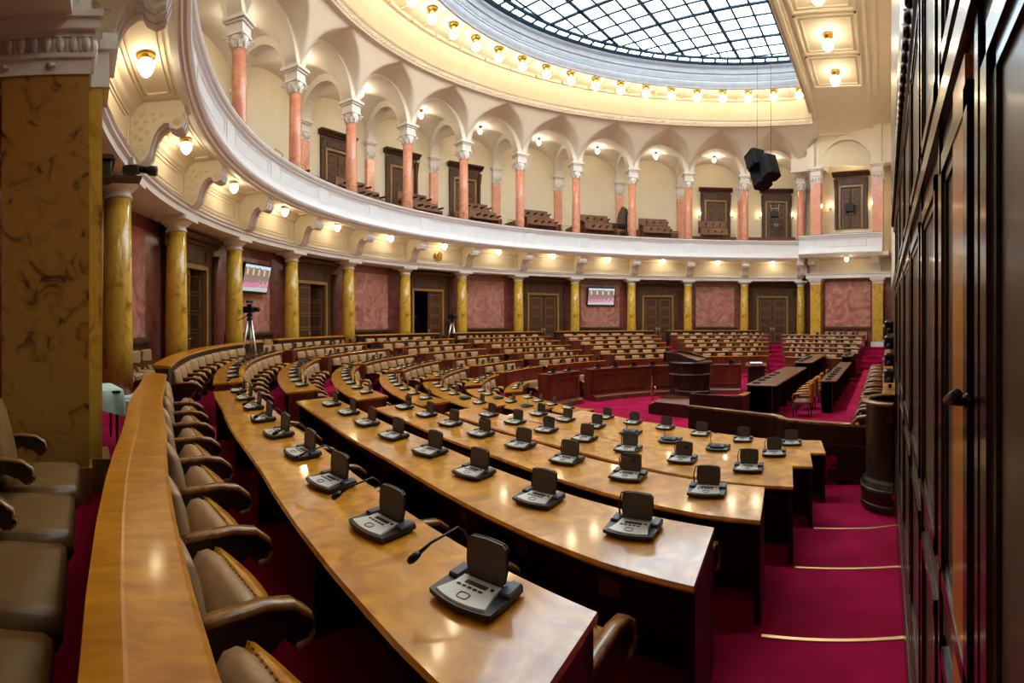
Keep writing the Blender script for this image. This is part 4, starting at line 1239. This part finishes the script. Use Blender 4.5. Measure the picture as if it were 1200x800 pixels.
# ---- presidium tables
def table(x0, x1, y0, y1, zt, label, zf=-1.27):
    root = empty('presidium_table', ((x0+x1)/2,(y0+y1)/2,zf)); inv = Matrix.Translation(root.location).inverted()
    tag(root, 'long '+label+' beyond the wooden screen', 'table', 'long tables facing the hall')
    mb = MB(); mb.T = inv; mb.bbox(x0,x1,y0,y1,zt-.045,zt,.012); mb.build('table_top', M['desktop2'], root)
    mb = MB(); mb.T = inv; mb.box(x0+.05,x0+.10,y0+.03,y1-.03,zf,zt-.045); mb.box(x0+.05,x1-.12,y0+.03,y0+.08,zf,zt-.045); mb.box(x0+.05,x1-.12,y1-.08,y1-.03,zf,zt-.045)
    n = max(2,int((y1-y0)/1.1))
    for i in range(n):
        a = y0+.03+(y1-y0-.06)*i/n
        mb.box(x0+.03,x0+.05,a+.06,a+.10,zf+.15,zt-.12); mb.box(x0+.03,x0+.05,a+.06,a+(y1-y0)/n-.06,zt-.16,zt-.12)
        mb.box(x0+.1,x1-.15,a,a+.03,zf,zt-.05)
    mb.build('table_body', M['mahog'], root)
    return root
M['desktop2'] = mat('brown_table_veneer', (.17,.075,.035), (.25,.12,.055), rough=.28, coat=.2, scale=4, stretch=(1,3,1), dist=1)
tabs = [(-.72,.20,-2.7,3.3,-.25,'near left brown table',5,.15),(-.45,.32,3.9,9.2,-.1,'far left brown table',5,.1),(1.32,1.84,-1.3,6.0,-.25,'near right brown table',6,.1),(1.32,1.84,6.4,9.4,.0,'far right brown table',4,.1)]
for x0,x1,y0,y1,zt,lab,n,off in tabs:
    table(x0,x1,y0,y1,zt,lab)
    for i in range(n):
        o = copy_tree(protoU['c']); o.location = (x0+.22, y0+.35+i*(y1-y0)*.42/n*1.5, zt+.001); o.rotation_euler = (0,0,PI/2)
        tag(o, 'closed conference unit on the %s, %s from its near end' % (lab.replace('long brown ',''), nth(i)), 'conference unit', 'closed units on the long tables')
def pchair(x, y, z, rz, label):
    root = empty('carved_chair', (x,y,z), rz); tag(root, label, 'chair', 'carved chairs at the long tables')
    mb = MB(); mb.bbox(-.28,.28,-.25,.25,.38,.50,.04); mb.build('seat', M['brownleather'], root)
    mb = MB(); mb.bbox(-.27,.27,-.34,-.25,.45,1.05,.04); mb.build('backrest', M['rail'], root)
    for s in (-1,1):
        mb = MB(); mb.tube([(s*.29,-.28,.72),(s*.31,-.05,.74),(s*.31,.2,.70),(s*.30,.25,.62),(s*.29,.22,.45)], .03, 8); mb.build('armrest', M['rail'], root)
        for t in (-.22,.22):
            mb = MB(); mb.tube([(s*.25,t,.40),(s*.26,t*1.1,.0)], [.03,.02], 6); mb.build('leg', M['mahog'], root)
for i, (x,y) in enumerate(((.85,-1.9),(.80,-.6),(.8,.9),(.85,2.3))):
    pchair(x, y, -1.27, PI/2, 'carved wooden armchair behind the near long table, %s from its near end' % nth(i))

# ---- speaker's rostrum, steps, small lectern, side desk
ro = empty('rostrum', (-3.55,-.1,-1.27)); tag(ro, 'tall dark wooden rostrum with sloping reading top in the middle of the hall', 'rostrum')
mb = MB(); mb.lathe([(.84,0),(.84,.12),(.80,.14),(.80,.24),(.76,.27),(.74,.30),(.74,.95),(.78,1.0),(.74,1.04),(.74,1.32),(.80,1.36),(.84,1.42),(.80,1.46)], n=12, sm=False); mb.build('rostrum_body', M['mahog'], ro)
mb = MB(); mb.T = Matrix.Translation((-.05,0,1.46))
mb.prism([(-.72,0),(.55,0),(.55,.06),(-.2,.30),(-.72,.32)], 'y', -.62, -.52); mb.prism([(-.72,0),(.55,0),(.55,.06),(-.2,.30),(-.72,.32)], 'y', .52, .62); mb.box(-.72,-.62,-.62,.62,0,.32)
mb.build('reading_ledge', M['mahog'], ro)
mb = MB(); mb.T = Matrix.Translation((-.05,0,1.46)); mb.prism([(-.62,.20),(.50,.02),(.50,.05),(-.62,.24)], 'y', -.52, .52); mb.build('reading_top', M['desktop2'], ro)
mb = MB(); mb.lathe([(.62,0),(.66,0),(.66,.50),(.68,.53),(.62,.55),(.60,.53),(.62,.5),(.62,0)], c=(.45,-.75,0), n=24, a0=PI*.9, a1=PI*1.9, sm=False); mb.build('curved_screen', M['mahog'], ro)
for y in (-.15,.2):
    mb = MB(); mb.tube([(-.35,y,1.62),(-.4,y,1.85),(-.3,y,1.95)], [.008,.006,.012], 6); mb.build('rostrum_microphone', M['black'], ro)
st = empty('stenographer_desk', (-2.6,-2.9,-1.27)); tag(st, 'low desk with sloped reddish brown leather top in front of the rostrum', 'desk'); st.rotation_euler = (0,0,R_(-8))
mb = MB(); mb.prism([(-1.15,0),(1.15,0),(1.15,.38),(-.9,.38),(-1.15,.25)], 'y', -.28, .28); mb.build('desk_body', M['mahog'], st)
mb = MB(); mb.add([(-1.15,-.3,.27),(-.9,-.3,.40),(1.15,-.3,.40),(1.15,.3,.55),(-.9,.3,.55),(-1.15,.3,.40)], [(0,1,2,3,4,5)]); mb.add([(-1.15,-.3,.24),(-.9,-.3,.37),(1.15,-.3,.37),(1.15,-.3,.40),(-.9,-.3,.40),(-1.15,-.3,.27)], [(0,1,2,3,4,5)]); mb.build('sloped_top', M['brownleather'], st)
sd = empty('side_desk', (-1.0,-4.6,-1.27)); tag(sd, 'dark open box desk with golden ledge corner beside the stenographer desk', 'desk')
mb = MB(); mb.box(-.75,.75,-.03,.03,0,.95); mb.box(-.75,-.69,0,.6,0,.95); mb.box(.69,.75,0,.6,0,.95); mb.build('desk_body', M['mahog'], sd)
mb = MB(); mb.box(.6,.78,-.02,.62,.95,.98); mb.build('golden_ledge', M['rail'], sd)
lc = empty('lectern', (-1.85,2.9,-1.27), R_(20)); tag(lc, 'small dark lectern with a white sheet on its top, right of the rostrum', 'lectern')
mb = MB(); mb.box(-.38,.38,-.3,.3,0,.08); mb.box(-.34,.34,-.26,.26,.08,1.05); panel_frame(mb,-.28,.28,.2,.95,-.26,.04,.02); mb.build('lectern_body', M['mahog'], lc)
mb = MB(); mb.prism([(-.34,1.05),(.34,1.05),(.34,1.18),(-.34,1.10)], 'x', -.42, .42); mb.build('lectern_top', M['redwood'], lc)
pz = MB(); pz.box(-.25,.25,-.15,.15,0,.01); o = pz.build('paper_sheet', M['paper']); o.location = (-1.85,2.9,-.08); o.rotation_euler = (R_(7),0,R_(20)); tag(o, 'white paper sheet lying on the small dark lectern', 'paper')
# brass stand
bs = empty('brass_stand', (-4.35,-1.6,-1.27)); tag(bs, 'slender brass and red ornament stand left of the rostrum', 'stand')
mb = MB(); mb.lathe([(.14,0),(.12,.04),(.03,.08),(.03,.3),(.06,.34),(.03,.38),(.025,.6),(.06,.66),(.02,.72),(.02,.95),(0,1.08)], n=12); mb.build('stem', M['brass'], bs)
for s in (-1,1):
    mb = MB(); mb.tube([(0,0,.35),(s*.12,0,.42),(s*.16,0,.55),(s*.10,0,.66)], [.02,.02,.025,.03], 7); mb.build('arm', M['redwood'] if s < 0 else M['brass'], bs)

# ------------------------------------------------------------------ fixtures
def tvmat():
    m, nt, b = newmat('lit_screen_picture')
    b.inputs['Base Color'].default_value = (.01,.01,.01,1); b.inputs['Roughness'].default_value = .2
    tc = nt.nodes.new('ShaderNodeTexCoord'); sp = nt.nodes.new('ShaderNodeSeparateXYZ'); nt.links.new(tc.outputs['Generated'], sp.inputs[0])
    cr = nt.nodes.new('ShaderNodeValToRGB'); el = cr.color_ramp.elements; cr.color_ramp.interpolation = 'CONSTANT'
    el[0].position = 0; el[0].color = (.55,.65,.60,1); el[1].position = .14; el[1].color = (.75,.25,.42,1)
    for p, c in ((.34,(.40,.22,.20,1)),(.50,(.30,.22,.20,1)),(.66,(.34,.20,.17,1)),(.88,(.65,.85,.95,1))):
        e = el.new(p); e.color = c
    nz = nt.nodes.new('ShaderNodeTexNoise'); nz.inputs['Scale'].default_value = 5; nt.links.new(tc.outputs['Generated'], nz.inputs['Vector'])
    ad = nt.nodes.new('ShaderNodeMath'); ad.operation = 'MULTIPLY_ADD'; ad.inputs[1].default_value = .25; nt.links.new(nz.outputs['Fac'], ad.inputs[0])
    sb = nt.nodes.new('ShaderNodeMath'); sb.operation = 'SUBTRACT'; sb.inputs[1].default_value = .12; nt.links.new(sp.outputs['Z'], sb.inputs[0]); nt.links.new(sb.outputs[0], ad.inputs[2])
    nt.links.new(ad.outputs[0], cr.inputs['Fac'])
    # columns of the pictured hall
    w = nt.nodes.new('ShaderNodeMath'); w.operation = 'PINGPONG'; w.inputs[1].default_value = .11; nt.links.new(sp.outputs['X'], w.inputs[0])
    gt = nt.nodes.new('ShaderNodeMath'); gt.operation = 'GREATER_THAN'; gt.inputs[1].default_value = .075; nt.links.new(w.outputs[0], gt.inputs[0])
    g2 = nt.nodes.new('ShaderNodeMath'); g2.operation = 'GREATER_THAN'; g2.inputs[1].default_value = .62; nt.links.new(sp.outputs['Z'], g2.inputs[0])
    g3 = nt.nodes.new('ShaderNodeMath'); g3.operation = 'LESS_THAN'; g3.inputs[1].default_value = .86; nt.links.new(sp.outputs['Z'], g3.inputs[0])
    m1 = nt.nodes.new('ShaderNodeMath'); m1.operation = 'MULTIPLY'; nt.links.new(gt.outputs[0], m1.inputs[0]); nt.links.new(g2.outputs[0], m1.inputs[1])
    m2 = nt.nodes.new('ShaderNodeMath'); m2.operation = 'MULTIPLY'; nt.links.new(m1.outputs[0], m2.inputs[0]); nt.links.new(g3.outputs[0], m2.inputs[1])
    mx = nt.nodes.new('ShaderNodeMix'); mx.data_type = 'RGBA'; nt.links.new(m2.outputs[0], mx.inputs['Factor']); nt.links.new(cr.outputs['Color'], mx.inputs[6]); mx.inputs[7].default_value = (.8,.62,.38,1)
    vo = nt.nodes.new('ShaderNodeTexVoronoi'); vo.inputs['Scale'].default_value = 11; nt.links.new(tc.outputs['Generated'], vo.inputs['Vector'])
    lt = nt.nodes.new('ShaderNodeMath'); lt.operation = 'LESS_THAN'; lt.inputs[1].default_value = .42; nt.links.new(sp.outputs['Z'], lt.inputs[0])
    gx = nt.nodes.new('ShaderNodeMath'); gx.operation = 'GREATER_THAN'; gx.inputs[1].default_value = .5; nt.links.new(sp.outputs['X'], gx.inputs[0])
    vg = nt.nodes.new('ShaderNodeMath'); vg.operation = 'LESS_THAN'; vg.inputs[1].default_value = .3; nt.links.new(vo.outputs['Distance'], vg.inputs[0])
    q = nt.nodes.new('ShaderNodeMath'); q.operation = 'MULTIPLY'; nt.links.new(lt.outputs[0], q.inputs[0]); nt.links.new(gx.outputs[0], q.inputs[1])
    q2 = nt.nodes.new('ShaderNodeMath'); q2.operation = 'MULTIPLY'; nt.links.new(q.outputs[0], q2.inputs[0]); nt.links.new(vg.outputs[0], q2.inputs[1])
    mx2 = nt.nodes.new('ShaderNodeMix'); mx2.data_type = 'RGBA'; nt.links.new(q2.outputs[0], mx2.inputs['Factor']); nt.links.new(mx.outputs[2], mx2.inputs[6]); mx2.inputs[7].default_value = (.85,.85,.85,1)
    nt.links.new(mx2.outputs[2], b.inputs['Emission Color']); b.inputs['Emission Strength'].default_value = .9
    return m
M['tv'] = tvmat()
def tv(ph, r, z, label, w=.92, h=.56, tilt=12, rz=0):
    root = empty('wall_screen', P(r, ph, z), R_(ph-90)+rz); tag(root, label, 'screen', 'wall mounted screens')
    mb = MB(); mb.T = Matrix.Rotation(R_(tilt), 4, 'X'); mb.bbox(-w,w,-.05,.05,-h,h,.015); mb.build('screen_case', M['black'], root)
    mb = MB(); mb.T = Matrix.Rotation(R_(tilt), 4, 'X')
    mb.add([(-w+.07,-.053,-h+.09),(w-.07,-.053,-h+.09),(w-.07,-.053,h-.07),(-w+.07,-.053,h-.07)], [(0,1,2,3)]); mb.build('lit_screen', M['tv'], root)
    mb = MB(); mb.tube([(0,.05,0),(0,.35,.1)], .04, 8); mb.build('wall_arm', M['black'], root)
tv(kphi(2.5), 18.22, 3.2, 'large lit screen on the red wall between columns at left')
tv(kphi(8.5), 18.3, 3.22, 'lit screen on the far red wall between columns', w=.98, h=.62)
# clock
ck = empty('wall_clock', P(17.8, kphi(5.5)-.1, 4.98), R_(kphi(5.5)-90)); ck.location = P(17.50, kphi(5.5), 5.08); tag(ck, 'round gilt wall clock above the open dark doorway', 'clock')
mb = MB(); mb.T = Matrix.Rotation(PI/2, 4, 'X'); mb.lathe([(.17,0),(.24,.01),(.25,.04),(.22,.07),(.17,.06)], n=28); 
for i in range(12):
    a = i*PI/6; mb.lathe([(0,-.02),(.03,0),(0,.02)], c=(.245*math.cos(a),.245*math.sin(a),.03), n=6)
mb.build('gilt_rim', M['brass'], ck)
mb = MB(); mb.T = Matrix.Rotation(PI/2, 4, 'X'); mb.lathe([(.18,.0),(.18,.03),(0,.031)], n=28); mb.build('clock_face', M['clockface'], ck)
mb = MB(); mb.T = Matrix.Rotation(PI/2, 4, 'X'); mb.box(-.01,.01,-.02,.11,.034,.038); mb.box(-.02,.09,-.01,.01,.034,.038); mb.build('clock_hands', M['black'], ck)
# tripods with video cameras
def tripod(loc, rz, h, label, shade=M['alu']):
    root = empty('camera_tripod', loc, rz); tag(root, label, 'tripod', 'television cameras on tripods')
    for i in range(3):
        a = PI/2+i*2*PI/3
        mb = MB(); mb.tube([(.05*math.cos(a),.05*math.sin(a),h-.45),(.36*math.cos(a),.36*math.sin(a),.02)], [.045,.028], 7); mb.build('leg', shade, root)
    mb = MB(); mb.lathe([(.09,h-.48),(.10,h-.42),(.06,h-.38),(.10,h-.32),(.10,h-.28),(.03,h-.24)], n=14); mb.tube([(0,0,h-.3),(.1,-.25,h-.42),(.14,-.4,h-.5)], .014, 6); mb.build('tripod_head', M['black'], root)
    mb = MB(); mb.bbox(-.09,.09,-.22,.16,h-.24,h-.04,.02); mb.T = Matrix.Translation((0,.16,h-.14)) @ Matrix.Rotation(-PI/2,4,'X'); mb.lathe([(.05,0),(.06,.08),(.075,.1),(.075,.2),(.06,.21)], n=14); mb.T = None
    mb.bbox(-.03,.03,-.1,.08,h-.04,h+.03,.01); mb.bbox(-.13,.13,-.05,.03,h+.05,h+.14,.01)
    mb.build('video_camera', M['black'], root)
    return root
tripod((-11.35,-12.35,0), R_(-60), 2.12, 'television camera on a bright tripod left, in front of the yellow column')
tripod(P(17.6, 176.2, 0), R_(-90), 2.0, 'television camera on a light tripod right of the open dark doorway')
tripod(P(19.2, 181.0, 0), R_(-90), 2.0, 'dark television camera standing inside the open doorway', M['black'])
# camera on a shelf near the pillar
sh = empty('camera_shelf', (-2.55,-16.95,3.3)); tag(sh, 'dark wooden shelf box fixed beside the pillar at upper left', 'shelf')
mb = MB(); mb.bbox(-.35,.10,-.30,-.08,.02,.22,.02); mb.bbox(-.40,.15,-.34,-.04,.19,.25,.02); mb.build('shelf_box', M['mahog'], sh)
mb = MB(); mb.box(-.12,.12,-.30,.26,-.02,.01); mb.build('shelf_board', M['walnut'], sh)
rc = empty('remote_camera', (-2.55,-16.80,3.31), R_(-20)); tag(rc, 'small black remote camera on the wooden shelf beside the pillar', 'camera')
mb = MB(); mb.bbox(-.06,.06,-.06,.06,0,.05,.01); mb.bbox(-.05,.05,-.10,.10,.05,.15,.015); mb.T = Matrix.Translation((0,.10,.10)) @ Matrix.Rotation(-PI/2-.2,4,'X'); mb.lathe([(.04,0),(.045,.1),(.06,.12),(.06,.2),(.05,.21)], n=12); mb.build('camera_body', M['black'], rc)
mb = MB(); mb.bbox(-.045,.045,-.03,.04,.15,.24,.01); mb.build('camera_head', M['silver'], rc)
# green table
gt_ = empty('side_table', (-3.55,-17.20,0), R_(4)); tag(gt_, 'small table under a pale green cloth behind the big pillar', 'table')
for sx in (-1,1):
    for sy in (-1,1):
        mb = MB(); mb.tube([(sx*.32,sy*.26,0),(sx*.32,sy*.26,.72)], [.018,.025], 6); mb.build('leg', M['mahog'], gt_)
mb = MB(); mb.box(-.36,.36,-.30,.30,.71,.74); mb.build('table_top', M['mahog'], gt_)
mb = MB()
n = 48; rows = []
for j, (s_, z) in enumerate(((.0,.752),(.98,.752),(1.02,.74),(1.05,.62),(1.08,.50))):
    row = []
    for i in range(n+1):
        a = 2*PI*i/n; ca, sa = math.cos(a), math.sin(a); q = max(abs(ca)/.37, abs(sa)/.31); x, y = ca/q, sa/q
        wv = 1+(.05*math.sin(a*9) if j > 2 else 0); corner = min(abs(ca)/.37, abs(sa)/.31)/q
        row.append((x*s_*wv, y*s_*wv, z-(.10*corner if j > 3 else 0)))
    rows.append(row)
mb.grid(rows); o = mb.build('tablecloth', M['cloth']); o.location = gt_.location; o.rotation_euler = (0,0,R_(10)); tag(o, 'pale green cloth draped over the small table behind the pillar', 'tablecloth')
# hanging loudspeaker cluster
sp = empty('loudspeaker_cluster', (-1.25,1.9,7.55)); tag(sp, 'black loudspeaker cluster hanging on cables at upper right', 'loudspeaker')
mb = MB(); mb.T = Matrix.Rotation(R_(-40),4,'Z') @ Matrix.Rotation(R_(-22),4,'Y')
mb.bbox(-.66,-.02,-.35,.35,-.58,.42,.14); mb.bbox(.0,.60,-.38,.30,-.62,.34,.14); mb.build('speaker_cabinet', M['speaker'], sp)
mb = MB(); mb.T = Matrix.Rotation(R_(-40),4,'Z') @ Matrix.Rotation(R_(-22),4,'Y'); mb.bbox(-.42,.22,-.55,.05,.02,.74,.06); panel_frame(mb,-.37,.17,.08,.68,-.55,.04,.02); mb.build('horn_box', M['speaker'], sp)
mb = MB(); mb.lathe([(.0,-.02),(.03,0),(0,.02)], c=(.05,-.50,-.12), n=8); mb.build('badge', M['silver'], sp)
mb = MB(); mb.tube([(-.3,0,.35),(-.3,0,6.95)], .008, 5); mb.tube([(.25,0,.25),(.25,0,6.95)], .008, 5); mb.build('cable', M['dark'], sp)
pj = empty('projector', (-2.6,14.2,7.0), 0); tag(pj, 'small projector on the gallery parapet below the loudspeakers', 'projector')
pj.location = P(RU+1.6, kphi(11.5)-.6, 9.45)
mb = MB(); mb.bbox(-.3,.3,-.3,.3,-.3,.05,.04); mb.build('projector_body', M['dark'], pj)
mb = MB(); mb.tube([(-.25,0,.05),(-.3,0,.6)], .02, 6); mb.tube([(.25,0,.05),(.3,0,.6)], .02, 6); mb.tube([(-.3,0,.3),(.3,0,.3)], .02, 6); mb.build('projector_bracket', M['alu'], pj)
eb = empty('gallery_speaker', BF @ Vector((BW/2-.05, 1.2, 9.1))); tag(eb, 'dark small box on a pole in front of the far bay gallery door', 'loudspeaker')
mb = MB(); mb.bbox(-.3,.3,-.2,.2,-.25,.25,.03); mb.tube([(0,0,.2),(0,0,1.0)], .03, 6); mb.build('speaker_body', M['dark'], eb)
# equipment beside the right wall
root = empty('broadcast_stand', (3.47,-8.9,-.40)); tag(root, 'dark stand with broadcasting devices beside the right wall, above the bench', 'equipment')
mb = MB(); mb.tube([(0,0,0),(0,0,1.0)], .03, 8); mb.build('stand_pole', M['dark'], root)
for y, z in ((0,1.05),(.25,1.3),(.05,1.6),(.3,1.85)):
    mb = MB(); mb.bbox(-.10,.06,y-.12,y+.12,z-.02,z+.20,.03); d = mb.build('device_body', M['black'], root)
    mb = MB(); mb.lathe([(0,-.04),(.035,0),(0,.04)], c=(-.10,y-.08,z+.1), n=8); mb.build('device_lens', M['silver'], d)
    mb = MB(); mb.tube([(-.02,y-.12,z+.05),(-.03,y-.2,z+.02)], [.03,.04], 8); mb.build('device_barrel', M['bluegrey'], d)
# high booth in the gallery
bt = empty('gallery_booth', P(19.7, kphi(9)+.3, 6.62), R_(kphi(9))); tag(bt, 'tall dark wooden booth screen behind the gallery column', 'booth')
mb = MB(); mb.box(-1.0,.9,-.08,.08,0,2.2); mb.prism([(-1.1,2.2),(1.0,2.2),(.8,2.6),(-.2,2.9),(-.9,2.6)], 'y', -.1, .1); mb.build('booth_panel', M['mahog'], bt)
mb = MB(); mb.box(.6,.7,.1,1.4,0,1.9); mb.build('booth_side', M['walnut'], bt)
wp = empty('wall_plaque', P(RBK+.05, kphi(9.5)-2.2, 8.2), R_(kphi(9.5)-92)); tag(wp, 'small dark framed plaque on the gallery wall', 'plaque')
mb = MB(); mb.bbox(-.42,.42,-.04,.04,-.4,.4,.02); mb.build('plaque_frame', M['walnut'], wp)
mb = MB(); mb.box(-.28,.28,-.06,-.04,-.26,.26); mb.build('plaque_panel', M['bluegrey'], wp)
mb = MB(); mb.box(-.08,.08,-.07,-.06,-.12,.12); mb.build('plaque_sign', M['paper'], wp)
for q in list(protoU.values()):
    if q.location.length < .001: 
        for ch in list(q.children_recursive): bpy.data.objects.remove(ch)
        bpy.data.objects.remove(q)

# ------------------------------------------------------------------ light
M['sky'] = emit('bright_daylight_sky', (.78,.91,1.0), 8)
mb = MB(); mb.add([(C2[0]+14.5*math.cos(2*PI*i/48),C2[1]+14.5*math.sin(2*PI*i/48),16.6) for i in range(48)], [tuple(reversed(range(48)))])
o = mb.build('sky', M['sky']); struct(o)
w = bpy.data.worlds.new('world'); sc.world = w; w.use_nodes = True
w.node_tree.nodes['Background'].inputs[0].default_value = (.75,.85,1,1); w.node_tree.nodes['Background'].inputs[1].default_value = .02
sc.view_settings.view_transform = 'Standard'; sc.view_settings.look = 'None'; sc.view_settings.gamma = 1; sc.view_settings.use_curve_mapping = False
sc.view_settings.exposure = 0
sc.cycles.use_denoising = True
sc.cycles.max_bounces = 8; sc.cycles.diffuse_bounces = 4; sc.cycles.glossy_bounces = 3; sc.cycles.transparent_max_bounces = 6
sc.cycles.sample_clamp_indirect = 4
